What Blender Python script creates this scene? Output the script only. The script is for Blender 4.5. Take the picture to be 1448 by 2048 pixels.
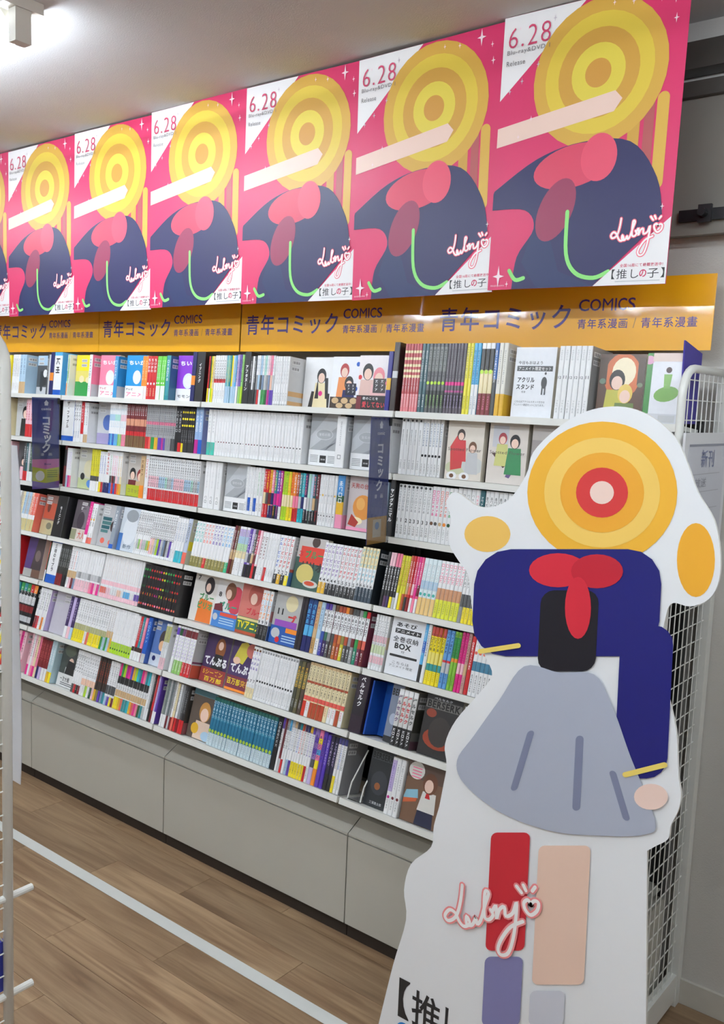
import bpy, math, random
from mathutils import Matrix, Vector
from mathutils.geometry import tessellate_polygon
random.seed(7)
# ------------------------------------------------------------------ scene, camera, light
for o in list(bpy.data.objects): bpy.data.objects.remove(o)
scn = bpy.context.scene
COL = scn.collection
FPX = 1839.9
YAW, PITCH, ROLL = -0.67117, -0.11899, 0.04108
CAM = Vector((0.87429, -2.35526, 1.71239))
fw = Vector((math.sin(YAW)*math.cos(PITCH), math.cos(YAW)*math.cos(PITCH), math.sin(PITCH)))
_r = fw.cross(Vector((0, 0, 1))).normalized(); _u = _r.cross(fw)
rt = math.cos(ROLL)*_r + math.sin(ROLL)*_u
up = -math.sin(ROLL)*_r + math.cos(ROLL)*_u
cd = bpy.data.cameras.new('camera'); cam = bpy.data.objects.new('camera', cd); COL.objects.link(cam)
cd.sensor_fit = 'VERTICAL'; cd.sensor_height = 36; cd.lens = FPX*36/2048; cd.clip_start = .05
cam.matrix_world = Matrix(((rt.x, up.x, -fw.x, CAM.x), (rt.y, up.y, -fw.y, CAM.y), (rt.z, up.z, -fw.z, CAM.z), (0, 0, 0, 1)))
scn.camera = cam
scn.view_settings.view_transform = 'Standard'; scn.view_settings.look = 'None'
scn.view_settings.gamma = 1; scn.view_settings.use_curve_mapping = False
scn.view_settings.exposure = 0.5
TUBE_STRENGTH = 50.0
w = bpy.data.worlds.new('world'); scn.world = w; w.use_nodes = True
w.node_tree.nodes['Background'].inputs[0].default_value = (.8, .85, .9, 1)
w.node_tree.nodes['Background'].inputs[1].default_value = .05

def ray(x, y):
    return rt*((x-724)/FPX) + up*((1024-y)/FPX) + fw
def on(axis, v, x, y):
    d = ray(x, y); t = (v-CAM[axis])/d[axis]; return CAM + d*t
def px_to_X(x, Y, Z):
    """world X of the point of the line (Y,Z) that is seen in image column x"""
    # (P-CAM).rt*FPX = (x-724)*(P-CAM).fw , linear in X
    k = (x-724)/FPX; n = rt - fw*k
    return CAM.x - (n.y*(Y-CAM.y) + n.z*(Z-CAM.z))/n.x
def proj(p):
    q = Vector(p)-CAM; z = q.dot(fw)
    return 724+FPX*q.dot(rt)/z, 1024-FPX*q.dot(up)/z

# ------------------------------------------------------------------ helpers
def lin(c):
    if isinstance(c, str): c = PAL[c]
    return tuple(((v/255)/12.92 if v/255 <= .04045 else ((v/255+.055)/1.055)**2.4) for v in c)
PAL = dict(white=(240,241,242), offw=(228,226,220), cream=(236,222,178), grey=(150,152,154), lgrey=(196,198,200), silver=(172,176,180),
  dgrey=(78,80,82), black=(28,28,32), char=(45,45,46), red=(206,38,44), dred=(130,28,34), wine=(112,36,44), pink=(240,130,160), lpink=(246,200,210),
  hot=(226,42,140), magenta=(190,40,140), purple=(98,66,170), dpurple=(58,40,92), lilac=(196,180,222), navy=(30,36,96), blue=(30,92,190), sky=(88,176,226),
  lblue=(178,208,230), teal=(40,140,150), dteal=(36,92,100), green=(48,150,72), dgreen=(34,84,50), lime=(176,216,40), lgreen=(150,200,110), olive=(140,132,72),
  yellow=(246,226,40), gold=(226,178,50), orange=(238,140,44), tan=(206,174,130), brown=(110,74,50), dbrown=(62,46,42), peach=(240,200,176), skin=(242,208,190),
  coral=(232,110,92), page=(222,215,198), cyan=(48,184,200), mint=(176,226,210), bluegrey=(120,140,170), rust=(178,78,48))

def newmat(name, rough=.5, spec=.5, metal=0., color=None, attr=False, noise=.05, nscale=30, bump=0., bscale=200, coat=0., coatr=.1, emit=None, strength=0, transmission=0.):
    m = bpy.data.materials.new(name); m.use_nodes = True
    nt = m.node_tree; b = nt.nodes['Principled BSDF']
    b.inputs['Roughness'].default_value = rough; b.inputs['Specular IOR Level'].default_value = spec
    b.inputs['Metallic'].default_value = metal
    b.inputs['Coat Weight'].default_value = coat; b.inputs['Coat Roughness'].default_value = coatr
    b.inputs['Transmission Weight'].default_value = transmission
    tc = nt.nodes.new('ShaderNodeTexCoord'); nz = nt.nodes.new('ShaderNodeTexNoise')
    nz.inputs['Scale'].default_value = nscale; nt.links.new(tc.outputs['Object'], nz.inputs['Vector'])
    mr = nt.nodes.new('ShaderNodeMapRange'); mr.inputs['To Min'].default_value = 1-noise; mr.inputs['To Max'].default_value = 1+noise
    nt.links.new(nz.outputs['Fac'], mr.inputs['Value'])
    mx = nt.nodes.new('ShaderNodeMix'); mx.data_type = 'RGBA'; mx.blend_type = 'MULTIPLY'; mx.inputs[0].default_value = 1
    if attr:
        a = nt.nodes.new('ShaderNodeAttribute'); a.attribute_name = 'Col'; nt.links.new(a.outputs['Color'], mx.inputs[6])
    else:
        mx.inputs[6].default_value = (*lin(color), 1)
    nt.links.new(mr.outputs['Result'], mx.inputs[7]); nt.links.new(mx.outputs[2], b.inputs['Base Color'])
    if bump:
        n2 = nt.nodes.new('ShaderNodeTexNoise'); n2.inputs['Scale'].default_value = bscale; n2.inputs['Detail'].default_value = 2
        nt.links.new(tc.outputs['Object'], n2.inputs['Vector'])
        bp = nt.nodes.new('ShaderNodeBump'); bp.inputs['Strength'].default_value = bump; bp.inputs['Distance'].default_value = .002
        nt.links.new(n2.outputs['Fac'], bp.inputs['Height']); nt.links.new(bp.outputs['Normal'], b.inputs['Normal'])
        if coat: nt.links.new(bp.outputs['Normal'], b.inputs['Coat Normal'])
    if emit is not None:
        b.inputs['Emission Color'].default_value = (*emit, 1); b.inputs['Emission Strength'].default_value = strength
    return m

M = {}
M['book'] = newmat('shrink_wrapped_book_print', .38, .5, attr=True, noise=.04, nscale=60, coat=.35, coatr=.16, bump=.15, bscale=45)
M['paper'] = newmat('printed_card', .55, .4, attr=True, noise=.02, nscale=20)
M['poster'] = newmat('glossy_poster_paper', .46, .4, attr=True, noise=.02, nscale=8, coat=.22, coatr=.3, bump=.25, bscale=7)
M['board'] = newmat('satin_printed_board', .42, .45, attr=True, noise=.015, nscale=6)
M['sign'] = newmat('glossy_header_film', .3, .5, attr=True, noise=.03, nscale=4, coat=.9, coatr=.07, bump=.35, bscale=9)
M['metal'] = newmat('white_powder_coated_steel', .36, .5, color=(226,226,220), noise=.03, nscale=12)
M['shelf'] = newmat('white_shelf_laminate', .42, .5, color=(228,228,222), noise=.03, nscale=10)
M['dark'] = newmat('charcoal_back_panel', .6, .3, color=(44,43,42), noise=.1, nscale=8)
M['slot'] = newmat('black_slotted_upright', .5, .4, color=(30,30,30), noise=.1, nscale=30)
M['cab'] = newmat('pale_grey_cabinet_laminate', .48, .4, color=(184,181,170), noise=.025, nscale=5, bump=.05, bscale=300)
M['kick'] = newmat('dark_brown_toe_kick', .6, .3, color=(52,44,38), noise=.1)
M['wall'] = newmat('white_wallpaper', .75, .25, color=(196,193,187), noise=.02, nscale=6, bump=.35, bscale=260)
M['ceil'] = newmat('ceiling_wallpaper', .85, .2, color=(206,207,208), noise=.02, nscale=3, bump=.3, bscale=240)
M['baseb'] = newmat('vinyl_baseboard', .5, .4, color=(196,192,182), noise=.03)
M['shutter'] = newmat('grey_shutter_steel', .45, .4, color=(128,124,116), noise=.05, nscale=9)
M['steeld'] = newmat('dark_grey_rail', .45, .5, color=(74,71,66), noise=.08)
M['black'] = newmat('black_hardware', .4, .5, color=(24,24,26), noise=.1)
M['tape'] = newmat('white_floor_tape', .4, .5, color=(214,216,212), noise=.04, nscale=25)
M['lampbody'] = newmat('white_lamp_enamel', .4, .5, color=(214,210,200), noise=.03)
M['tube'] = newmat('fluorescent_tube_glow', .3, .5, color=(250,252,250), emit=(.87, .96, 1.06), strength=TUBE_STRENGTH)
M['cloth'] = newmat('white_vinyl_sheet', .5, .4, color=(232,232,236), noise=.03, nscale=15)
M['clear'] = newmat('clear_plastic', .06, .5, color=(250,250,252), noise=.0, transmission=1.)
M['card'] = newmat('corrugated_card_edge', .7, .3, color=(232,230,226), noise=.04, nscale=40)

def wood():
    m = bpy.data.materials.new('oak_vinyl_plank'); m.use_nodes = True; nt = m.node_tree; b = nt.nodes['Principled BSDF']
    b.inputs['Roughness'].default_value = .42; b.inputs['Specular IOR Level'].default_value = .4
    tc = nt.nodes.new('ShaderNodeTexCoord'); oi = nt.nodes.new('ShaderNodeObjectInfo')
    mp = nt.nodes.new('ShaderNodeMapping'); mp.inputs['Scale'].default_value = (1.6, 22, 1)
    ad = nt.nodes.new('ShaderNodeVectorMath'); ad.operation = 'ADD'
    mu = nt.nodes.new('ShaderNodeVectorMath'); mu.operation = 'SCALE'; mu.inputs['Scale'].default_value = 37
    cb = nt.nodes.new('ShaderNodeCombineXYZ'); nt.links.new(oi.outputs['Random'], cb.inputs[0]); nt.links.new(oi.outputs['Random'], cb.inputs[1])
    nt.links.new(cb.outputs[0], mu.inputs[0]); nt.links.new(tc.outputs['Object'], ad.inputs[0]); nt.links.new(mu.outputs[0], ad.inputs[1])
    nt.links.new(ad.outputs[0], mp.inputs['Vector'])
    nz = nt.nodes.new('ShaderNodeTexNoise'); nz.inputs['Scale'].default_value = 1.; nz.inputs['Detail'].default_value = 6; nz.inputs['Distortion'].default_value = 1.4
    nt.links.new(mp.outputs[0], nz.inputs['Vector'])
    cr = nt.nodes.new('ShaderNodeValToRGB'); cr.color_ramp.elements[0].position = .3; cr.color_ramp.elements[1].position = .72
    cr.color_ramp.elements[0].color = (*lin((124,96,70)), 1); cr.color_ramp.elements[1].color = (*lin((170,142,110)), 1)
    nt.links.new(nz.outputs['Fac'], cr.inputs[0])
    mp2 = nt.nodes.new('ShaderNodeMapping'); mp2.inputs['Scale'].default_value = (6, 150, 1); nt.links.new(ad.outputs[0], mp2.inputs['Vector'])
    n2 = nt.nodes.new('ShaderNodeTexNoise'); n2.inputs['Scale'].default_value = 1.; n2.inputs['Detail'].default_value = 4; nt.links.new(mp2.outputs[0], n2.inputs['Vector'])
    mr = nt.nodes.new('ShaderNodeMapRange'); mr.inputs['To Min'].default_value = .86; mr.inputs['To Max'].default_value = 1.1; nt.links.new(n2.outputs['Fac'], mr.inputs['Value'])
    m2 = nt.nodes.new('ShaderNodeMapRange'); m2.inputs['To Min'].default_value = .84; m2.inputs['To Max'].default_value = 1.12; nt.links.new(oi.outputs['Random'], m2.inputs['Value'])
    mm = nt.nodes.new('ShaderNodeMath'); mm.operation = 'MULTIPLY'; nt.links.new(mr.outputs[0], mm.inputs[0]); nt.links.new(m2.outputs[0], mm.inputs[1])
    mx = nt.nodes.new('ShaderNodeMix'); mx.data_type = 'RGBA'; mx.blend_type = 'MULTIPLY'; mx.inputs[0].default_value = 1
    nt.links.new(cr.outputs[0], mx.inputs[6]); nt.links.new(mm.outputs[0], mx.inputs[7]); nt.links.new(mx.outputs[2], b.inputs['Base Color'])
    return m
M['wood'] = wood()

class MB:
    """collects polygons with a colour each; build() links them as one mesh object"""
    def __init__(s): s.v = []; s.f = []; s.c = []
    def poly(s, pts, col):
        i = len(s.v); s.v += [tuple(p) for p in pts]; s.f.append(tuple(range(i, i+len(pts)))); s.c.append(lin(col))
    def box(s, x0, x1, y0, y1, z0, z1, col='white', front=None, right=None, top=None):
        a = [(x0,y0,z0),(x1,y0,z0),(x1,y1,z0),(x0,y1,z0),(x0,y0,z1),(x1,y0,z1),(x1,y1,z1),(x0,y1,z1)]
        for f, cc in (((0,1,5,4), front), ((1,2,6,5), right), ((2,3,7,6), None), ((3,0,4,7), None), ((4,5,6,7), top), ((3,2,1,0), None)):
            s.poly([a[k] for k in f], cc or col)
    def tube(s, pts, r, col='white', n=8, cap=True):
        pts = [Vector(p) for p in pts]; rings = []
        a = None
        for k, p in enumerate(pts):
            d = (pts[min(k+1, len(pts)-1)]-pts[max(k-1, 0)]).normalized()
            if a is None: a = d.orthogonal().normalized()
            a = (a-d*a.dot(d)).normalized(); b = d.cross(a)
            i = len(s.v); s.v += [tuple(p+(a*math.cos(2*math.pi*j/n)+b*math.sin(2*math.pi*j/n))*r) for j in range(n)]; rings.append(i)
        for q in range(len(rings)-1):
            for j in range(n):
                s.f.append((rings[q]+j, rings[q]+(j+1)%n, rings[q+1]+(j+1)%n, rings[q+1]+j)); s.c.append(lin(col))
        if cap:
            s.f.append(tuple(rings[0]+j for j in reversed(range(n)))); s.c.append(lin(col))
            s.f.append(tuple(rings[-1]+j for j in range(n))); s.c.append(lin(col))
    def add(s, verts, faces, col):
        i = len(s.v); s.v += verts; c = lin(col)
        for f in faces: s.f.append(tuple(k+i for k in f)); s.c.append(c)
    def merge(s, o, mat):
        i = len(s.v); s.v += [tuple(mat @ Vector(p)) for p in o.v]; s.f += [tuple(k+i for k in f) for f in o.f]; s.c += o.c
    def mesh(s, name, mat, smooth=False):
        me = bpy.data.meshes.new(name); me.from_pydata(s.v, [], s.f)
        at = me.color_attributes.new('Col', 'FLOAT_COLOR', 'CORNER')
        buf = []
        for f, c in zip(s.f, s.c): buf += [c[0], c[1], c[2], 1.]*len(f)
        at.data.foreach_set('color', buf)
        me.materials.append(mat)
        if smooth: me.polygons.foreach_set('use_smooth', [True]*len(me.polygons))
        me.update(); return me
    def build(s, name, mat, parent=None, loc=(0,0,0), rot=(0,0,0), smooth=False):
        return link(name, s.mesh(name, mat, smooth), parent, loc, rot)
def link(name, me, parent=None, loc=(0,0,0), rot=(0,0,0)):
    o = bpy.data.objects.new(name, me); COL.objects.link(o); o.parent = parent; o.location = loc; o.rotation_euler = rot; return o
def thing(name, label, cat, loc=(0,0,0), rot=(0,0,0), group=None):
    return tag(link(name, None, None, loc, rot), label, cat, group)
def tag(o, label, cat, group=None):
    o['label'] = label; o['category'] = cat
    if group: o['group'] = group
    return o
def struct(o, label, cat=None):
    o['kind'] = 'structure'; o['label'] = label
    o['category'] = cat or o.name.split('_')[0]
    return o
def bevel(o, wd=.002, seg=2):
    m = o.modifiers.new('bevel', 'BEVEL'); m.width = wd; m.segments = seg; m.limit_method = 'ANGLE'; return o

# lettering: 2-D outlines of a string from the built-in font, cached
_tc = {}
def glyphs(text, bold=.0):
    if any('\u4e00' <= ch <= '\u9fff' for ch in text): bold = min(bold, .012)
    if 'M' in text: bold = 0
    k = (text, bold)
    if k not in _tc:
        cu = bpy.data.curves.new('lettering', 'FONT'); cu.body = text; cu.size = 1; cu.resolution_u = 3; cu.offset = bold; cu.space_character = 1.14
        ob = bpy.data.objects.new('lettering', cu); me = ob.to_mesh()
        vs = [(v.co.x, v.co.y) for v in me.vertices]; fs = [tuple(p.vertices) for p in me.polygons]
        ob.to_mesh_clear(); bpy.data.objects.remove(ob); bpy.data.curves.remove(cu)
        if vs:
            x0 = min(v[0] for v in vs); x1 = max(v[0] for v in vs); y0 = min(v[1] for v in vs); y1 = max(v[1] for v in vs)
        else: x0 = y0 = 0; x1 = y1 = .5
        _tc[k] = (vs, fs, x0, x1, y0, y1)
    return _tc[k]
def text(mb, s, x, z, wd, ht, y, col, bold=.0, slant=0., keep=False):
    """string fitted into the box (x..x+wd, z..z+ht) of the plane y, facing -Y"""
    vs, fs, x0, x1, y0, y1 = glyphs(s, bold)
    sx = wd/(x1-x0); sz = ht/(y1-y0)
    if keep: sx = sz = min(sx, sz)
    mb.add([(x+(a-x0)*sx+(b-y0)*sz*slant, y, z+(b-y0)*sz) for a, b in vs], fs, col)
def vtext(mb, s, xc, ztop, size, pitch, y, col, bold=.0, wide=1.):
    for k, ch in enumerate(s):
        if ch == ' ': continue
        if ch == 'ー':
            mb.poly([(xc-size*.06, y, ztop-k*pitch-size*.95), (xc+size*.06, y, ztop-k*pitch-size*.95), (xc+size*.06, y, ztop-k*pitch-size*.05), (xc-size*.06, y, ztop-k*pitch-size*.05)], col); continue
        vs, fs, x0, x1, y0, y1 = glyphs(ch, bold)
        w_ = (x1-x0); h_ = (y1-y0); sc = size*.92
        small = ch in 'ッャュョァィォー・'
        cx = xc + (size*.12 if small else 0)
        mb.add([(cx+(a-(x0+x1)/2)*sc*wide, y, ztop-k*pitch-size/2+(b-(y0+y1)/2)*sc) for a, b in vs], fs, col)
def ell(mb, cx, cz, rx, rz, y, col, n=20, a0=0, a1=360, rot=0):
    pts = []; m = n if a1-a0 >= 360 else n+1
    for k in range(m):
        a = math.radians(a0+(a1-a0)*k/n); px, pz = rx*math.cos(a), rz*math.sin(a); r = math.radians(rot)
        pts.append((cx+px*math.cos(r)-pz*math.sin(r), y, cz+px*math.sin(r)+pz*math.cos(r)))
    mb.poly(pts, col)
def rect(mb, x0, x1, z0, z1, y, col): mb.poly([(x0,y,z0),(x1,y,z0),(x1,y,z1),(x0,y,z1)], col)
def rrect(mb, x0, x1, z0, z1, r, y, col, n=5):
    pts = []
    for cx, cz, a in ((x1-r, z0+r, -90), (x1-r, z1-r, 0), (x0+r, z1-r, 90), (x0+r, z0+r, 180)):
        for k in range(n+1):
            t = math.radians(a+90*k/n); pts.append((cx+r*math.cos(t), y, cz+r*math.sin(t)))
    mb.poly(pts, col)
def clip_poly(pts, x0, x1, z0, z1):
    for ax, v, s in ((0, x0, 1), (0, x1, -1), (1, z0, 1), (1, z1, -1)):
        out = []
        for i in range(len(pts)):
            p, q = pts[i-1], pts[i]; a = (p[ax]-v)*s; b = (q[ax]-v)*s
            if (a < 0) != (b < 0):
                t = a/(a-b); out.append((p[0]+(q[0]-p[0])*t, p[1]+(q[1]-p[1])*t))
            if b >= 0: out.append(q)
        pts = out
        if not pts: return []
    return pts
def ribbon(mb, pts, wd, y, col):
    """flat pen stroke along 2-D points"""
    P = [Vector((a, b)) for a, b in pts]
    L = []; R = []
    for k, p in enumerate(P):
        d = P[min(k+1, len(P)-1)]-P[max(k-1, 0)]
        if d.length < 1e-9: d = Vector((1, 0))
        d.normalize(); n = Vector((-d.y, d.x))*wd/2; L.append(p+n); R.append(p-n)
    for k in range(len(P)-1):
        y -= 4e-6
        mb.poly([(R[k].x, y, R[k].y), (R[k+1].x, y, R[k+1].y), (L[k+1].x, y, L[k+1].y), (L[k].x, y, L[k].y)], col)
    y -= 8e-6
    for p in (P[0], P[-1]): ell(mb, p.x, p.y, wd/2, wd/2, y, col, 8)
def catmull(pts, closed=False, n=5):
    out = []; N = len(pts)
    rng = range(N) if closed else range(N-1)
    for i in rng:
        g = (lambda k: pts[k % N]) if closed else (lambda k: pts[max(0, min(N-1, k))])
        p0, p1, p2, p3 = (Vector(g(i+k)) for k in (-1, 0, 1, 2))
        for k in range(n):
            t = k/n
            out.append(tuple(.5*((2*p1)+(p2-p0)*t+(2*p0-5*p1+4*p2-p3)*t*t+(3*p1-p0-3*p2+p3)*t**3)))
    if not closed: out.append(tuple(pts[-1]))
    return out

# ------------------------------------------------------------------ room
CEIL = 2.77; WALL_Y = .24
RX0, RX1, RY0 = -6.2, 2.6, -5.2
fl = link('floor', None); struct(fl, 'oak-look vinyl plank floor in front of the shelves', 'floor')
mb = MB(); mb.box(RX0, RX1, RY0, WALL_Y+.1, -.06, -.004, (70, 58, 46)); mb.build('subfloor', M['kick'], fl)
PL, PW = .92, .152
ymin, rows_n = -2.3, 17
for r in range(rows_n):
    y0 = WALL_Y-PW*(r+1)
    xs = -4.1 - ((r*.37) % 1)*PL
    while xs < 1.9:
        mb = MB(); hx, hy = PL/2-.0006, PW/2-.0006
        key = 'plank'
        if 'PLANK' not in globals():
            mb.box(-hx, hx, -hy, hy, -.006, 0); PLANK = mb.mesh('plank', M['wood'])
        link('plank', PLANK, fl, (xs+PL/2, y0+PW/2, random.uniform(-.0003, .0003)))
        xs += PL
mb = MB(); mb.box(RX0, RX1, RY0, WALL_Y-PW*rows_n-.001, -.006, 0); mb.box(RX0, -4.1-PL, WALL_Y-PW*rows_n, WALL_Y, -.006, -.001)
o = mb.build('plank_field', M['wood'], fl); o['kind'] = 'stuff'
mb = MB(); mb.box(RX0, RX1, RY0, WALL_Y+.1, CEIL, CEIL+.06); struct(mb.build('ceiling', M['ceil']), 'beige wallpapered ceiling above the posters', 'ceiling')
mb = MB(); mb.box(RX0, RX1, WALL_Y, WALL_Y+.1, 0, CEIL); struct(mb.build('wall_back', M['wall']), 'white wall behind the bookshelves', 'wall')
mb = MB(); mb.box(RX0-.1, RX0, RY0, WALL_Y, 0, CEIL); struct(mb.build('wall_left', M['wall']), 'white wall at the far left end of the shop', 'wall')
mb = MB(); mb.box(RX1, RX1+.1, RY0, WALL_Y, 0, CEIL); struct(mb.build('wall_right', M['wall']), 'white wall on the right of the shop', 'wall')
mb = MB(); mb.box(RX0, RX1, RY0-.1, RY0, 0, CEIL); struct(mb.build('wall_front', M['wall']), 'white wall on the camera side of the shop', 'wall')
mb = MB(); mb.box(.075, RX1, WALL_Y-.012, WALL_Y-.0005, .001, .075); o = mb.build('baseboard_back', M['baseb']); bevel(o, .003); struct(o, 'pale vinyl baseboard under the white wall', 'baseboard')
# floor tape
mb = MB(); mb.box(-3.6, .35, -.537, -.493, .0006, .0014); tag(mb.build('floor_tape', M['tape']), 'long white tape line stuck along the wooden floor', 'floor tape')

# dark shutter box and rails high on the wall, right of the posters
t = thing('shutter_box', 'grey steel shutter panel with rails high on the wall behind the posters', 'shutter', (0, WALL_Y, 2.2))
mb = MB(); mb.box(-.75, 1.4, -.03, -.002, 0, .36); mb.build('panel', M['shutter'], t)
mb = MB(); mb.box(-.75, 1.4, -.05, -.0305, .36, .40); bevel(mb.build('rail', M['steeld'], t), .003)
mb = MB(); mb.box(-.75, 1.4, -.07, -.002, .425, .495); bevel(mb.build('rail', M['steeld'], t), .003)
mb = MB(); mb.box(-.75, 1.4, -.055, -.031, -.004, .075); bevel(mb.build('lower_rail', M['shutter'], t), .003)
t = thing('door_latch', 'black steel latch bolted on the grey shutter rail', 'latch', (-.06, WALL_Y-.056, 2.235))
mb = MB(); mb.box(-.02, .12, -.014, -.0005, -.005, .025); bevel(mb.build('bolt_bar', M['black'], t), .003)
mb = MB(); mb.box(.035, .07, -.026, -.0145, -.012, .034); bevel(mb.build('clamp', M['black'], t), .004)
mb = MB(); mb.tube([(.052, -.05, .011), (.052, -.0265, .011)], .011, n=12); mb.build('knob', M['black'], t)

# notice sheet on the outer side of the wire end panel
t = thing('notice_board', 'pale framed notice sheet on the wire end panel right of the standee', 'notice', (.092, -.125, 1.28), (0, 0, math.radians(90)))
mb = MB(); mb.box(0, .33, 0, .006, 0, .39, (214, 214, 216)); bevel(mb.build('frame', M['board'], t), .002)
mb = MB(); mb.box(.028, .305, -.0016, -.0002, .012, .362, (198, 199, 206)); mb.build('sheet', M['board'], t)
mb = MB()
text(mb, '新刊', .118, .302, .1, .045, -.0024, (120, 126, 160), .01)
text(mb, '放送', .085, .252, .085, .024, -.0024, (146, 146, 156))
for k in range(6): rect(mb, .05, .27, .285-k*.045, .2862-k*.045, -.0022, (150, 150, 158))
rect(mb, .028, .305, .356, .362, -.0022, (136, 138, 150))
mb.build('lettering', M['board'], t)

# fluorescent fixtures
def fixture(x1, y, label):
    L = 1.24
    t = thing('fluorescent_lamp', label, 'ceiling lamp', (x1-L/2, y, CEIL), group='fluorescent lamps on the ceiling')
    mb = MB(); mb.box(-L/2, L/2, -.06, .06, -.03, -.0005); bevel(mb.build('mount_plate', M['lampbody'], t), .006)
    mb = MB(); mb.poly([(-L/2+.05, -.045, -.0302), (L/2-.05, -.045, -.0302), (L/2-.05, -.018, -.062), (-L/2+.05, -.018, -.062)], 'white')
    mb.poly([(-L/2+.05, .018, -.062), (L/2-.05, .018, -.062), (L/2-.05, .045, -.0302), (-L/2+.05, .045, -.0302)], 'white')
    mb.poly([(-L/2+.05, -.018, -.062), (L/2-.05, -.018, -.062), (L/2-.05, .018, -.062), (-L/2+.05, .018, -.062)], 'white')
    for s in (-1, 1):
        e = s*(L/2-.05); q = [(e, -.045, -.0302), (e, .045, -.0302), (e, .018, -.062), (e, -.018, -.062)]; mb.poly(q if s > 0 else q[::-1], 'white')
    mb.build('reflector', M['lampbody'], t)
    for s in (-1, 1):
        mb = MB(); mb.box(s*(L/2-.022)-.018, s*(L/2-.022)+.018, -.024, .024, -.118, -.0305); bevel(mb.build('lamp_socket', M['lampbody'], t), .008, 3)
    mb = MB(); mb.tube([(-L/2+.042, 0, -.096), (L/2-.042, 0, -.096)], .0165, n=14); mb.build('tube', M['tube'], t, smooth=True)
fixture(-1.538, -.888, 'white fluorescent ceiling lamp with glowing tube, upper left corner')
for fx, fy, where in ((1.75, -.9, 'above the right wall end'), (-3.5, -.9, 'next beyond the upper left one'), (.55, -2.1, 'added out of view overhead near the standee aisle'), (-1.2, -2.1, 'added out of view overhead in the middle aisle'), (-2.95, -2.1, 'added out of view overhead far down the aisle'), (2.2, -2.1, 'added out of view overhead at the right wall'), (1.2, -3.7, 'behind the camera on the right'), (-.7, -3.7, 'behind the camera in the middle'), (-2.6, -3.7, 'behind the camera on the left')):  # overhead row is out of view, added to brighten the standee's front
    fixture(fx, fy, 'white fluorescent ceiling lamp ' + where)

# ------------------------------------------------------------------ bookshelves: four bays of 0.9 m
BX = [-3.555, -2.655, -1.755, -.855, .045]
BNAME = ['far left bay', 'left bay', 'middle bay', 'right bay']
ORD = ['first','second','third','fourth','fifth','sixth','seventh','eighth','ninth','tenth','eleventh','twelfth','thirteenth','fourteenth','fifteenth','sixteenth','seventeenth','eighteenth','nineteenth','twentieth','twenty-first','twenty-second','twenty-third','twenty-fourth','twenty-fifth','twenty-sixth','twenty-seventh','twenty-eighth','twenty-ninth','thirtieth','thirty-first','thirty-second']
NUM = ['one','two','three','four','five','six','seven','eight','nine','ten','eleven','twelve','thirteen','fourteen','fifteen','sixteen','seventeen','eighteen','nineteen','twenty','twenty-one','twenty-two','twenty-three','twenty-four','twenty-five','twenty-six','twenty-seven','twenty-eight','twenty-nine','thirty','thirty-one','thirty-two']
SHELF = ['top','second','third','fourth','fifth','sixth','bottom']
# lip position (Y, Z of the shelf's upper front edge), tilt of the row in degrees
ROWS = [(-.034, 1.688, 5.), (-.030, 1.492, 4.5), (-.041, 1.292, 5.5), (-.102, 1.080, 14.5), (-.144, .885, 14.), (-.196, .690, 16.), (-.234, .490, 15.)]
BACK_Y = .135
def rowmat(r): return Matrix.Rotation(-math.radians(ROWS[r][2]), 4, 'X')
cache = {}
for b in range(4):
    x0, x1 = BX[b], BX[b+1]; xc = (x0+x1)/2
    t = thing('bookshelf', ['white display bookshelf cut off by the left picture edge', 'white display bookshelf between the left and the middle aisle banner', 'white display bookshelf left of the grey-covered box sets banner', 'white display bookshelf half hidden by the cardboard standee'][b], 'bookshelf', (xc, 0, 0), group='wall bookshelves')
    hw = .45-.0015
    def part(name, mk, mat, bv=.0, loc=(0,0,0), rot=(0,0,0), par=None):
        if name not in cache:
            m_ = MB(); mk(m_); cache[name] = m_.mesh(name.split('#')[0], mat)
        o = link(name.split('#')[0], cache[name], par or t, loc, rot)
        if bv: bevel(o, bv)
        return o
    part('back_panel', lambda m_: m_.box(-hw, hw, BACK_Y, BACK_Y+.012, .36, 1.70), M['dark'])
    for s in (-1, 1):
        def up_(m_):
            m_.box(-.009, .009, BACK_Y-.018, BACK_Y-.0005, .36, 1.69)
        part('upright', up_, M['slot'], loc=(s*(hw-.0092), 0, 0))
    for r, (ly, lz, th) in enumerate(ROWS):
        dep = (BACK_Y-.02-ly)/math.cos(math.radians(th))-.006
        dep = min(dep, .165)
        o = part('shelf_board#%d' % r, lambda m_: m_.box(-hw+.003, hw-.003, .0062, dep, -.012, -.0008), M['shelf'], loc=(0, ly, lz), rot=(-math.radians(th), 0, 0))
        part('price_rail', lambda m_: m_.box(-hw+.003, hw-.003, -.003, .006, -.019, .0005), M['shelf'], .0018, par=o)
    part('base_body', lambda m_: m_.box(-hw, hw, -.165, BACK_Y+.012, .055, .345), M['cab'])
    part('ledge', lambda m_: (m_.poly([(-hw, -.182, .352), (hw, -.182, .352), (hw, -.12, .385), (-hw, -.12, .385)], 'white'), m_.poly([(-hw, -.182, .346), (hw, -.182, .346), (hw, -.182, .352), (-hw, -.182, .352)], 'white'), m_.poly([(-hw, -.12, .385), (hw, -.12, .385), (hw, BACK_Y, .385), (-hw, BACK_Y, .385)], 'white')), M['cab'])
    part('base_door', lambda m_: m_.box(-hw+.0008, hw-.0008, -.183, -.1655, .05, .342), M['cab'], .002)
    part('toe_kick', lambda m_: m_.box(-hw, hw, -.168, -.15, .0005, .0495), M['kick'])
    part('recess_panel', lambda m_: m_.box(-hw, hw, -.03, -.018, .386, .46), M['cab'])

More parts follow.
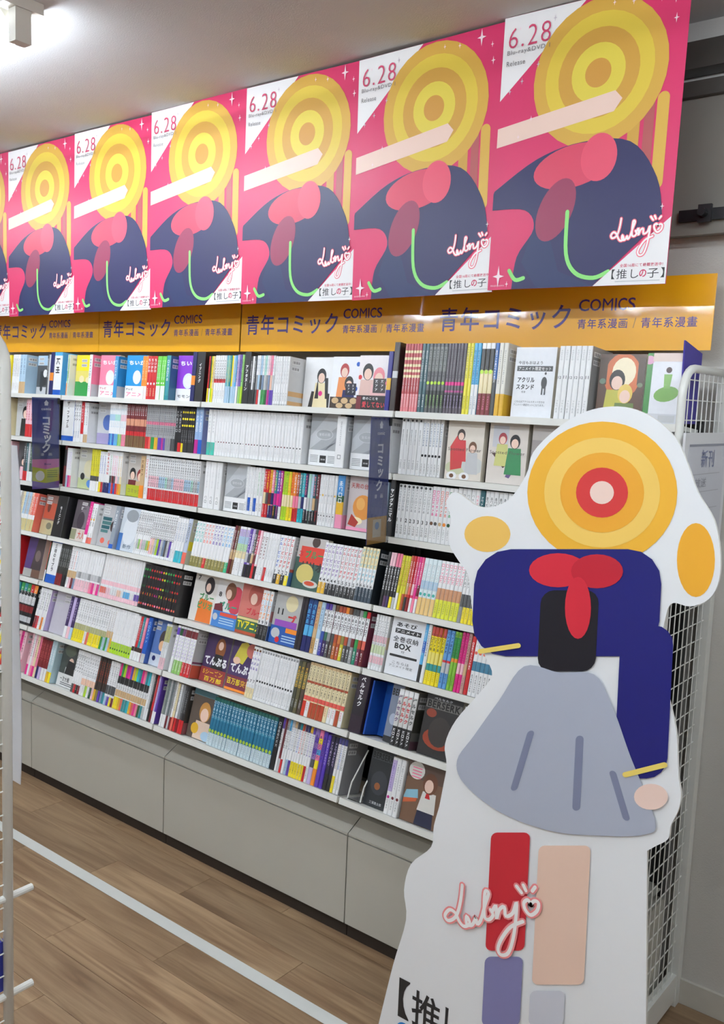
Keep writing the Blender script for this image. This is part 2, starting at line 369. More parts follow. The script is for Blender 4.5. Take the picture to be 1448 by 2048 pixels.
# ------------------------------------------------------------------ books
def jig(c, i): return c[i % len(c)] if isinstance(c, list) else c
def marks(m_, xc, z0, z1, size, y, col, rng):
    """a column of small illegible printed characters"""
    z = z1; w_ = size*.075
    def hb(v, a0=-.42, a1=.42): rect(m_, xc+a0*size, xc+a1*size, z-size*v-w_, z-size*v+w_, y, col)
    def vb(q, v0=.08, v1=.92): rect(m_, xc+q*size-w_, xc+q*size+w_, z-size*v1, z-size*v0, y-.00005, col)
    def db(q0, v0, q1, v1): m_.poly([(xc+q0*size-w_, y-.00008, z-size*v0), (xc+q1*size-w_, y-.00008, z-size*v1), (xc+q1*size+w_, y-.00008, z-size*v1), (xc+q0*size+w_, y-.00008, z-size*v0)], col)
    while z-size > z0:
        k = rng.randrange(6)
        if k == 0: hb(.15); hb(.85); vb(-.36); vb(.36)
        elif k == 1: hb(.2); db(0, .2, -.36, .9); db(.05, .5, .38, .9)
        elif k == 2: hb(.18, -.3, .3); hb(.5); hb(.84); vb(rng.uniform(-.1, .1))
        elif k == 3: vb(-.3, .1, .6); vb(.3); db(.3, .9, -.1, .95); hb(.1, -.1, .3)
        elif k == 4: db(-.3, .15, -.1, .4); db(.35, .15, -.2, .92); hb(.5, 0, .4)
        else: hb(.3); vb(0, .08, .5); db(0, .5, -.38, .92); db(0, .5, .38, .92)
        z -= size*1.12
def barcode(m_, x, y0, z, flip=1):
    # on the plane x, extents in y
    for k in range(2):
        zz = z-k*.022
        m_.poly([(x, y0, zz-.014), (x, y0+.042, zz-.014), (x, y0+.042, zz), (x, y0, zz)], (238, 238, 238))
        yy = y0+.003
        for q in range(9):
            wd = (.0011, .0018, .0026)[(q*7+k) % 3]
            m_.poly([(x+.0001, yy, zz-.011), (x+.0001, yy+wd, zz-.011), (x+.0001, yy+wd, zz-.002), (x+.0001, yy, zz-.002)], (60, 60, 62)); yy += .0041
def spine_mesh(t, d, h, op, i, last):
    rng = random.Random(sum(map(ord, str(op.get('seed', 1))))*31+(i if op.get('vary') else 0))
    m_ = MB(); base = jig(op['b'], i)
    bands = [(a, b_, jig(c, i)) for a, b_, c in op.get('bands', [])]
    cuts = sorted({0., 1.} | {a for a, _, _ in bands} | {b_ for _, b_, _ in bands})
    c_ = min(.0022, t*.2)
    for a, b_ in zip(cuts, cuts[1:]):
        col = base
        for q0, q1, cc in bands:
            if q0 <= a+1e-6 and q1 >= b_-1e-6: col = cc
        za, zb = a*h, b_*h
        m_.poly([(0, c_, za), (c_, 0, za), (c_, 0, zb), (0, c_, zb)], col)
        m_.poly([(c_, 0, za), (t-c_, 0, za), (t-c_, 0, zb), (c_, 0, zb)], col)
        m_.poly([(t-c_, 0, za), (t, c_, za), (t, c_, zb), (t-c_, 0, zb)], col)
        sc = jig(op.get('r', base), i) if (a+b_)/2 > op.get('obi_r', 0) else col
        m_.poly([(t, c_, za), (t, d, za), (t, d, zb), (t, c_, zb)], sc)
        m_.poly([(0, d, za), (0, c_, za), (0, c_, zb), (0, d, zb)], base)
    m_.poly([(0, c_, h), (c_, 0, h), (t-c_, 0, h), (t, c_, h), (t, d, h), (0, d, h)], base)
    m_.poly([(.0012, .002, h+.0001), (t-.0012, .002, h+.0001), (t-.0012, d-.001, h+.0001), (.0012, d-.001, h+.0001)], 'page')
    m_.poly([(t, d, 0), (0, d, 0), (0, d, h), (t, d, h)], 'page')
    m_.poly([(0, c_, 0), (0, d, 0), (t, d, 0), (t, c_, 0), (t-c_, 0, 0), (c_, 0, 0)], base)
    y = -.0002
    if op.get('T'):
        s_ = op['T']; z1 = h*op.get('tz', (.3, .92))[1]; z0 = h*op.get('tz', (.3, .92))[0]
        pit = (z1-z0)/len(s_); vtext(m_, s_, t/2, z1, min(t*.86, pit*1.02), pit, y, jig(op.get('tc', 'black'), i), op.get('bold', .03))
    elif op.get('tc'):
        z0, z1 = op.get('tz', (.42, .9)); marks(m_, t/2, h*z0, h*z1, t*op.get('ts', .55), y, jig(op['tc'], i), rng)
    if op.get('ac'): z0, z1 = op.get('az', (.06, .26)); marks(m_, t/2, h*z0, h*z1, t*op.get('as', .42), y, jig(op['ac'], i), rng)
    if op.get('nm'):
        s_ = jig(op['nm'], i); vs = op.get('nz', .3); text(m_, s_, t*.22, h*vs, t*.56, t*.8, y-.0001, jig(op.get('nc', 'black'), i), .02, keep=True)
    for v, cc, rad in op.get('dots', []): ell(m_, t/2, h*v, t*rad, t*rad, y-.0001, jig(cc, i), 10)
    if last:
        barcode(m_, t+.0002, .012, h*.93)
        for v, vv, cc in op.get('rb', []): m_.poly([(t+.0001, .004, h*v), (t+.0001, d, h*v), (t+.0001, d, h*vv), (t+.0001, .004, h*vv)], cc)
    return m_
def cover(wd, th, h, op):
    """face-out book: (body with art, paper band or None)"""
    m_ = MB(); bg = op.get('bg', 'lgrey')
    m_.box(0, wd, 0, th, 0, h, bg, right=op.get('edge', 'page'), top='page')
    rect(m_, 0, .0009, 0, h, -.0001, op.get('spine', bg))
    y = -.0003
    for s in op.get('art', []):
        k = s[0]
        if k == 'r': rect(m_, s[1]*wd, s[2]*wd, s[3]*h, s[4]*h, y, s[5])
        elif k == 'e':
            n = 18; rot = math.radians(s[6] if len(s) > 6 else 0); pts = []
            for q in range(n):
                a = 2*math.pi*q/n; px, pz = s[3]*wd*math.cos(a), s[4]*wd*math.sin(a)
                pts.append((s[1]*wd+px*math.cos(rot)-pz*math.sin(rot), s[2]*h+px*math.sin(rot)+pz*math.cos(rot)))
            pts = clip_poly(pts, .001, wd-.001, .001, h-.001)
            if len(pts) > 2: m_.poly([(a, y, b_) for a, b_ in pts], s[5])
        elif k == 'p':
            pts = clip_poly([(a*wd, b_*h) for a, b_ in s[1]], .001, wd-.001, .001, h-.001)
            if len(pts) > 2: m_.poly([(a, y, b_) for a, b_ in pts], s[2])
        elif k == 't': text(m_, s[1], s[2]*wd, s[3]*h, s[4]*wd, s[5]*h, y, s[6], s[7] if len(s) > 7 else .03, s[8] if len(s) > 8 else 0)
        elif k == 'v': vtext(m_, s[1], s[2]*wd, s[3]*h, s[4]*wd, s[4]*wd, y, s[5], .02)
        elif k == 'm': marks(m_, s[1]*wd, s[2]*h, s[3]*h, s[4]*wd, y, s[5], random.Random(3))
        elif k == 'l':   # lines of small print
            for q in range(s[5]): rect(m_, s[1]*wd, (s[2]-.06*((q*3) % 3))*wd, (s[3]-q*s[4])*h, (s[3]-q*s[4]-s[4]*.4)*h, y, s[6])
        elif k == 'bar':
            for q in range(2):
                rect(m_, s[1]*wd, (s[1]+.3)*wd, s[2]*h-q*.02-.013, s[2]*h-q*.02, y, (236, 236, 236))
                for g in range(9): rect(m_, (s[1]+.02+.03*g)*wd, (s[1]+.033+.03*g)*wd, s[2]*h-q*.02-.011, s[2]*h-q*.02-.002, y-.0001, (60, 60, 62))
        y -= .00006
    ob = None
    if op.get('obi'):
        f, cc, arts = op['obi']; ob = MB(); ob.box(-.0004, wd+.0004, y-.0006, y-.0001, 0, h*f, cc)
        yy = y-.0008
        for s in arts:
            if s[0] == 't': text(ob, s[1], s[2]*wd, s[3]*h, s[4]*wd, s[5]*h, yy, s[6], .03)
            elif s[0] == 'e': ell(ob, s[1]*wd, s[2]*h, s[3]*wd, s[4]*wd, yy, s[5], 14)
            elif s[0] == 'r': rect(ob, s[1]*wd, s[2]*wd, s[3]*h, s[4]*h, yy, s[5])
            elif s[0] == 'l':
                for q in range(s[5]): rect(ob, s[1]*wd, s[2]*wd, (s[3]-q*s[4])*h, (s[3]-q*s[4]-s[4]*.45)*h, yy, s[6])
            yy -= .00006
    return m_, ob
def figure(cx, cz, s, hair, cloth, legs=None):
    """a plain faceless figure made of ovals"""
    s *= 1.8; cz -= .1
    a = [('p', [(cx-.2*s, cz-.5*s), (cx+.2*s, cz-.5*s), (cx+.15*s, cz-.1*s), (cx-.15*s, cz-.1*s)], cloth), ('e', cx, cz, .12*s, .15*s, hair), ('e', cx, cz-.03*s, .085*s, .1*s, 'skin')]
    if legs: a = [('p', [(cx-.16*s, cz-1.0*s), (cx+.1*s, cz-1.0*s), (cx+.18*s, cz-.45*s), (cx-.18*s, cz-.45*s)], legs)] + a
    return a
G = 'grey'
exec_rows = []
def W(**k):
    d = dict(b='white', tc='dgrey', ac='grey'); d.update(k); return d
def obi(c, f=.25, **k): return W(bands=[(0, f, c)] + k.pop('bands', []), **k)
JEWEL = dict(bg='silver', art=[('p', [(0, .3), (.9, .75), (1, 1), (.6, 1), (0, .55)], (196, 200, 204)), ('p', [(.2, .25), (1, .5), (1, .62), (.45, .25)], (150, 154, 160)), ('e', .5, .6, .3, .14, (214, 217, 220)), ('e', .5, .6, .285, .128, (170, 174, 178)), ('t', '宝石の国', .31, .575, .38, .05, (222, 224, 226), 0)],
             obi=(.3, 'white', [('r', .4, .62, .06, .2, 'char'), ('t', '宝石の国', .44, .11, .14, .03, 'white'), ('l', .06, .34, .2, .03, 5, 'grey'), ('l', .68, .95, .2, .03, 5, 'grey')]))
def face(desc, s=.06, **op): return (desc, op, s)
ROWSPEC = [[], [], [], [], [], [], []]
# ---- top shelf
ROWSPEC[0] = [
 ('s', 20, 34, 6, 'plain white volumes', W(vary=1)),
 ('s', 34, 46, 2, 'pale blue and beige volumes', dict(b='lblue', bands=[(0, .3, 'tan')], tc='bluegrey')),
 ('f', 46, 88, [face('grey and black photo-like cover', .05, bg='dgrey', art=[('r', 0, 1, .75, 1, 'lblue'), ('bar', .08, .95), ('e', .6, .5, .16, .2, 'lgrey'), ('p', [(.2, .2), (.9, .3), (.9, .62), (.2, .6)], 'char'), ('e', .5, .55, .12, .14, 'white'), ('r', 0, 1, 0, .2, 'lgrey'), ('e', .3, .16, .08, .1, 'char')])]),
 ('s', 88, 95, 2, 'thin dark striped volumes', dict(b=['dgrey', 'lgrey'], tc='white')),
 ('d', 95, 102, 'navy divider board with orange tab', dict(b='navy', bands=[(.33, .52, 'orange')])),
 ('d', 103, 118, 'light blue title divider', dict(b='sky', bands=[(.12, .92, 'white'), (0, .12, 'blue')], tc='black', tz=(.3, .88), ts=.6)),
 ('s', 118, 134, 4, 'volumes with green and orange spines', dict(b=['white', 'lgreen', 'mint', 'white'], bands=[(0, .3, ['orange', 'tan', 'white', 'lgrey']), (.35, .6, ['sky', 'lime', 'blue', 'white'])], tc='black', vary=1)),
 ('f', 134, 172, [face('yellow and green picture book', .03, bg='yellow', art=[('r', 0, 1, 0, .36, 'green'), ('r', 0, 1, .36, .62, (228, 214, 110)), ('e', .35, .42, .14, .12, 'cream'), ('e', .7, .4, .12, .1, 'cream'), ('bar', .3, .9)])]),
 ('s', 172, 178, 1, 'pink-backed white spine', W(r='pink', obi_r=.0, rb=[(0, .3, 'lgrey')])),
 ('f', 178, 222, [face('pink cover with white lower band', .035, bg=(246, 140, 168), art=[('t', 'ちいか', .12, .78, .8, .1, 'white', .05), ('e', .55, .48, .22, .24, 'white')], obi=(.3, 'white', [('t', 'テレビ', .05, .2, .35, .05, 'red'), ('t', 'アニメ', .08, .06, .8, .1, 'pink')]))]),
 ('s', 222, 229, 1, 'blue-backed spine', dict(b=(60, 150, 205), r=(46, 140, 200), tc='white', rb=[(0, .28, 'lgrey')])),
 ('f', 229, 278, [face('sky blue cover with white lower band', .035, bg=(40, 150, 215), art=[('t', 'ちいか', .12, .78, .8, .1, 'white', .05), ('e', .55, .5, .2, .22, 'white')], obi=(.3, 'white', [('t', 'テレビ', .05, .2, .35, .05, 'black'), ('t', 'アニメ', .08, .06, .8, .1, 'pink')]))]),
 ('s', 278, 289, 2, 'orange and white volumes', dict(b='orange', bands=[(0, .3, 'white')], tc='cream')),
 ('s', 289, 307, 3, 'red volumes with white circles', dict(b='red', tc='white', T='ちいかわ', tz=(.62, .95), dots=[(.36, 'white', .3)], ac='cream')),
 ('s', 307, 325, 4, 'bright green and white volumes', dict(b=(110, 210, 70), bands=[(0, .32, 'white')], tc='white', dots=[(.38, 'white', .3)])),
 ('s', 325, 333, 1, 'teal volume', dict(b=(60, 150, 160), r=(50, 110, 140), bands=[(0, .1, 'teal')], tc='white')),
 ('f', 333, 377, [face('purple cover with white lower band', .04, bg=(140, 60, 205), art=[('t', 'ちいか', .12, .78, .8, .1, 'white', .05), ('e', .52, .45, .24, .24, (230, 240, 250)), ('e', .52, .45, .17, .17, 'white')], obi=(.28, 'white', [('t', 'モモンガ', .08, .08, .8, .07, 'dgrey')]))]),
 ('d', 377, 385, 'navy divider with orange label', dict(b='navy', bands=[(.33, .52, 'orange')])),
 ('d', 386, 402, 'black magazine divider', dict(b=(40, 40, 42), T='イブニング', tc='white', tz=(.38, .78))),
 # middle bay
 ('s', 410, 422, 4, 'red green and yellow volumes', dict(b=['red', 'dgreen', 'yellow', 'cream'], bands=[(0, .3, ['yellow', 'white', 'lime', 'yellow'])], tc='black', vary=1)),
 ('s', 422, 445, 5, 'white volumes with black titles', W(tc='black', ts=.75, bands=[(.42, .5, 'red')])),
 ('s', 445, 466, 6, 'aqua and yellow volumes', dict(b=[(90, 170, 190), (150, 200, 190), 'teal', 'yellow', 'lblue', 'sky'], bands=[(0, .35, 'lblue')], tc='yellow', vary=1)),
 ('s', 466, 480, 3, 'purple and lime volumes', dict(b=['lilac', (120, 90, 180), (150, 210, 120)], bands=[(0, .35, ['white', 'lgreen', 'lime'])], tc='black', vary=1)),
 ('d', 481, 493, 'charcoal magazine divider', dict(b=(40, 40, 42), T='アフタヌーン', tc='white', tz=(.25, .75))),
 ('s', 493, 505, 3, 'black and white volumes', dict(b=['char', 'white', 'dgrey'], tc='white', bands=[(0, .3, 'char')], vary=1)),
 ('s', 505, 542, 9, 'pastel volumes with coloured feet', dict(b=['white', 'white', 'lblue', 'white', 'mint', 'white', 'lpink', 'pink', 'white'], bands=[(0, .3, ['dgrey', 'red', 'white', 'green', 'green', 'dgreen', 'magenta', 'purple', 'purple']), (.3, .6, ['grey', 'lblue', 'dgrey', 'bluegrey', 'lgrey', 'grey', 'bluegrey', 'peach', 'lgrey'])], tc='bluegrey', tz=(.65, .93))),
 ('s', 542, 571, 6, 'plain white volumes before pictured covers', W(tc='grey', ts=.4, bands=[(.0, .03, 'lgrey')], r=(226, 226, 226), rb=[(.2, .3, (238, 190, 130)), (.02, .1, (238, 190, 130))])),
 ('f', 571, 764, [face('white cover with dark-vested plain figure', .075, bg='white', spine='white', art=[('p', [(.2, 0), (.95, 0), (.95, .3), (.3, .34)], 'char')] + figure(.62, .74, .75, 'char', 'cream') + [('p', [(.42, .2), (.5, .6), (.56, .2)], 'char'), ('p', [(.74, .6), (.86, .6), (.9, .2), (.8, .2)], 'char'), ('e', .62, .3, .07, .07, 'hot')]),
                  face('white cover with orange and navy figures', .06, bg=(244, 246, 252), art=figure(.42, .84, .7, (176, 60, 60), (236, 150, 90)) + figure(.6, .6, .7, 'char', 'navy') + [('e', .86, .86, .06, .06, 'blue'), ('e', .84, .4, .06, .06, 'blue'), ('r', .5, .85, .28, .5, (30, 30, 48)), ('m', .6, .3, .48, .07, 'white'), ('m', .75, .3, .48, .07, 'white')], obi=(.24, (64, 48, 36), [('e', .18, .17, .12, .08, 'tan'), ('e', .5, .17, .12, .08, 'tan'), ('e', .8, .17, .12, .08, 'tan'), ('e', .34, .08, .12, .07, 'tan'), ('e', .66, .08, .12, .07, 'tan')])),
                  face('white and pink cover with black band', .03, bg=(246, 240, 242), art=figure(.3, .8, .8, 'char', (226, 190, 180)) + figure(.66, .72, .85, (236, 140, 150), (238, 190, 190)) + [('r', .5, .9, .32, .58, (60, 52, 54)), ('m', .6, .34, .56, .09, 'white'), ('m', .78, .34, .56, .09, 'white'), ('e', .95, .5, .07, .07, 'pink'), ('e', .06, .6, .06, .06, 'red')], obi=(.27, (34, 28, 30), [('t', '君のことを', .2, .19, .5, .05, 'white'), ('t', '愛してない', .2, .05, .72, .11, (230, 70, 80)), ('r', 0, .16, .02, .25, 'wine')]))]),
 ('d', 766, 775, 'deep blue divider with ochre label', dict(b=(36, 32, 130), bands=[(.35, .55, 'gold')])),
 # right bay
 ('d', 776, 787, 'dark brown divider board', dict(b=(56, 44, 42), h=.215, bands=[(.48, .58, 'lgrey')])),
 ('s', 791, 831, 6, 'tall red and pink volumes', dict(b=(190, 84, 88), bands=[(0, .26, (232, 140, 145)), (.5, .54, 'cream'), (.58, .62, 'cream'), (.66, .7, 'cream'), (.76, .8, 'cream'), (.86, .9, 'cream')], tc='white', tz=(.28, .5), ts=.4, ac='white', h=.21)),
 ('s', 831, 845, 2, 'tall slate teal volumes', dict(b=(70, 104, 112), tc='lgrey', ac='white', h=.21)),
 ('s', 845, 882, 5, 'tall grey volumes with lime diamonds', dict(b=(88, 90, 92), bands=[(.1, .32, (52, 56, 54)), (.6, .95, (120, 124, 122))], tc='black', tz=(.5, .92), dots=[(.43, 'lime', .42)], ac='lgreen', h=.21)),
 ('s', 882, 920, 6, 'tall grey volumes with magenta marks', dict(b=(96, 88, 98), bands=[(.1, .28, (56, 48, 58)), (.4, .45, 'hot'), (.3, .33, (180, 80, 140))], tc='black', tz=(.5, .92), ac='lilac', h=.21)),
 ('s', 920, 934, 2, 'tall yellow volumes', dict(b=(240, 230, 70), tc='olive', tz=(.5, .95), ac='olive', h=.21)),
 ('s', 934, 949, 2, 'tall sky blue and white volumes', dict(b=(90, 180, 226), bands=[(0, .42, 'white')], tc='navy', ac='grey', h=.21)),
 ('s', 949, 976, 3, 'tall black cream and maroon volumes', dict(b='cream', bands=[(0, .3, (130, 50, 56)), (.62, .92, 'black'), (.92, 1, 'white')], dots=[(.6, 'lime', .45)], ac='pink', h=.21)),
 ('s', 976, 984, 1, 'tall dark blue volume', dict(b=(60, 110, 180), bands=[(0, .5, 'dgrey')], tc='white', h=.21)),
 ('s', 984, 1002, 2, 'tall white and yellow volumes', dict(b=(234, 232, 222), bands=[(0, .3, 'gold')], tc='grey', ts=.4, h=.21, r=(216, 214, 206), obi_r=.3)),
 ('f', 1002, 1104, [face('white sample sheet with black heading', .02, bg=(238, 241, 246), h=.2, art=[('t', '今日もおはよう', .08, .755, .6, .05, 'char'), ('r', .06, .94, .66, .735, 'dgrey'), ('t', 'アニメイト限定セット', .1, .67, .8, .055, 'white'), ('t', 'アクリル', .1, .5, .42, .075, 'char'), ('t', 'スタンド', .08, .4, .44, .075, 'char'), ('t', '付き', .22, .35, .1, .03, 'dgrey'), ('e', .76, .5, .07, .13, 'dgrey'), ('e', .78, .63, .025, .03, 'dgrey'), ('r', .71, .74, .33, .45, 'dgrey'), ('r', .78, .81, .33, .45, 'dgrey'), ('t', 'こちらはアクリルスタンド付きの', .08, .21, .74, .032, 'dgrey', 0), ('t', 'アニメイト限定セットになります。', .06, .165, .76, .032, 'dgrey', 0)])]),
 ('s', 1104, 1170, 6, 'white numbered volumes beside white sheet', W(h=.2, tc='lgrey', ts=.35, tz=(.8, .95), ac='lgrey', nm=['12', '11', '12', '12', '12', '11'], nz=.55, nc='dgrey', r=(150, 150, 150))),
 ('f', 1172, 1276, [face('orange arch cover with two plain figures', .03, bg=(96, 70, 56), h=.182, art=[('e', .52, .68, .4, .48, (206, 110, 60)), ('e', .55, .74, .26, .3, (250, 236, 200)), ('r', 0, .18, .55, .95, (84, 64, 50)), ('r', .85, 1, .55, .95, (84, 64, 50)), ('e', .1, .6, .07, .06, (110, 130, 110)), ('e', .92, .55, .06, .05, (120, 130, 100))] + figure(.42, .72, .8, (40, 34, 32), (196, 190, 80)) + figure(.62, .52, .75, (232, 200, 100), (110, 130, 70)) + [('p', [(0, 0), (1, 0), (1, .16), (.6, .22), (.3, .12), (0, .2)], (70, 60, 54))], obi=(.12, (206, 208, 210), [('l', .06, .9, .1, .03, 2, 'grey')]))]),
 ('f', 1277, 1352, [face('white cover with green oval shape', .012, bg=(232, 234, 240), h=.182, spine='green', art=[('r', 0, .16, 0, 1, (70, 140, 70)), ('e', .06, .9, .14, .12, (226, 170, 200)), ('r', .16, 1, .88, 1, (226, 206, 196)), ('e', .6, .42, .34, .2, (120, 170, 80), 12), ('p', [(.52, .5), (.68, .5), (.72, .7), (.5, .7)], (130, 180, 90)), ('e', .62, .76, .08, .08, (70, 50, 50))], obi=(.14, (210, 212, 218), [('r', .45, .9, .02, .12, 'lgrey')]))]),
]
# ---- second shelf
ROWSPEC[1] = [
 ('f', 18, 47, [face('dark jacketed figure cover', .03, bg='lgrey', art=figure(.6, .72, .9, 'black', 'char', 'black') + [('bar', .1, .95)])]),
 ('s', 47, 66, 4, 'pink and red volumes', dict(b=['lpink', 'lpink', 'lpink', 'lgrey'], bands=[(0, .34, ['red', 'red', 'red', 'white'])], tc='red')),
 ('d', 120, 143, 'white and blue title divider', dict(b='blue', bands=[(.12, .97, 'white')], T='ザ・ファブル', tc='black', tz=(.3, .95))),
 ('s', 143, 157, 3, 'white volumes with bold black titles', W(tc='black', ts=.8, ac='bluegrey')),
 ('s', 157, 163, 1, 'red volume', dict(b='red', bands=[(0, .2, 'white')], tc='white')),
 ('s', 163, 171, 2, 'white volumes with tan feet', W(bands=[(0, .2, 'tan')], tc='dgrey')),
 ('f', 171, 213, [face('grey cover with blue star panel', .045, bg=(200, 202, 206), art=[('bar', .1, .94), ('e', .55, .52, .26, .26, (80, 110, 180)), ('r', 0, 1, 0, .26, (160, 150, 190)), ('p', [(.7, .2), (1, .1), (1, .9), (.85, .95)], 'brown')])]),
 ('s', 213, 247, 9, 'white volumes with pastel feet', W(bands=[(0, .28, ['blue', 'sky', 'blue', 'sky', 'sky', 'lgreen', 'lgreen', 'pink', 'pink']), (.6, .75, ['lblue', 'lblue', 'lblue', 'mint', 'mint', 'mint', 'lpink', 'lpink', 'lpink'])], tc='lblue')),
 ('s', 247, 287, 10, 'maroon volumes with cream emblem row', dict(b=(120, 40, 44), bands=[(0, .27, (120, 92, 60)), (.27, .37, 'red'), (.5, .66, (214, 150, 120))], tc='white', tz=(.7, .95))),
 ('s', 287, 345, 16, 'grey patterned volumes with rainbow feet', dict(b=(168, 170, 172), bands=[(0, .27, ['red', 'red', 'coral', 'green', 'green', 'gold', 'gold', 'purple', 'purple', 'magenta', 'purple', 'grey', 'grey', 'grey', 'dgrey', 'dgrey']), (.55, .62, 'pink')], tc='black', ts=.7, tz=(.3, .95))),
 ('s', 345, 358, 2, 'black volumes with red feet', dict(b='black', bands=[(0, .2, ['black', 'red'])], tc='lgrey', ts=.7)),
 ('s', 358, 384, 6, 'black volumes with yellow dots', dict(b=(36, 34, 36), bands=[(0, .2, ['yellow', 'char', 'char', 'char', 'char', 'char'])], dots=[(.9, 'yellow', .4), (.75, 'yellow', .4), (.6, 'yellow', .4)], tc='grey', tz=(.2, .5))),
 ('s', 384, 400, 2, 'blue sky and pink volumes', dict(b=(150, 180, 220), bands=[(0, .3, ['magenta', 'blue'])], tc='white', r=(140, 150, 200))),
 # middle
 ('s', 410, 425, 2, 'white volumes with turquoise feet', W(bands=[(0, .28, (70, 190, 170))], tc='lgrey')),
 ('s', 425, 599, 30, 'white volumes in the long run', W(tc='lgrey', ts=.35, tz=(.72, .93), ac='lgrey', dots=[(.3, ['lgrey', 'wine', 'wine', 'wine', 'wine', 'char', 'char', 'char', 'char', 'black'], .2)])),
 ('f', 600, 664, [dict and ('silver box set cover beside white volumes', JEWEL, .03)]),
 ('s', 665, 684, 1, 'thick white volume before silver cover', W(tc='grey', ts=.15, r=(196, 198, 200))),
 ('f', 685, 750, [('silver box set cover behind blue banner', JEWEL, .03)]),
 ('s', 752, 772, 2, 'plain white volumes behind banner', W(tc='lgrey', ts=.3)),
 # right
 ('s', 793, 836, 5, 'white volumes with thin titles', W(tc='dgrey', ts=.28, tz=(.5, .8), dots=[(.96, 'char', .25)])),
 ('s', 836, 877, 6, 'white volumes with black discs', W(tc=(110, 130, 160), ts=.55, tz=(.5, .93), dots=[(.36, 'black', .36)], ac='black', az=(.04, .22), **{'as': .3}, r=(190, 188, 186))),
 ('f', 878, 960, [face('pale cover with red-dressed plain figure', .012, bg=(226, 218, 206), art=[('e', .3, .2, .3, .16, (200, 205, 170)), ('e', .75, .25, .3, .2, (205, 208, 205)), ('p', [(.15, .15), (.45, .2), (.5, .6), (.3, .78), (.1, .55)], (206, 70, 70))] + figure(.38, .86, .5, 'dbrown', (210, 64, 70)) + figure(.72, .66, .5, 'brown', 'lgrey') + [('e', .2, .06, .14, .1, 'white'), ('e', .55, .06, .14, .1, 'white'), ('e', .2, .06, .06, .05, 'brown'), ('e', .55, .06, .06, .05, 'brown'), ('t', 'Spotted Flower', .05, .47, .9, .07, (90, 80, 76), 0)])]),
 ('f', 962, 1046, [face('pale cover with green-dressed plain figure', .012, bg=(222, 214, 206), art=[('r', .1, .5, .6, .95, (200, 200, 206)), ('p', [(.1, .5), (.25, .5), (.5, .3), (.42, .26)], (80, 50, 50)), ('p', [(.5, .12), (.6, .1), (.85, .4), (.7, .45)], (104, 84, 130))] + figure(.36, .84, .5, (176, 60, 70), (206, 206, 130)) + figure(.68, .8, .6, 'black', (60, 140, 90)) + [('t', 'Spotted Flower', .05, .47, .9, .07, (90, 80, 76), 0)])]),
 ('f', 1050, 1130, [face('grey pictured cover touching the standee', .012, bg=(160, 152, 150), art=[('r', 0, 1, .75, 1, (190, 184, 180))] + figure(.5, .7, .8, 'char', 'grey'))]),
]
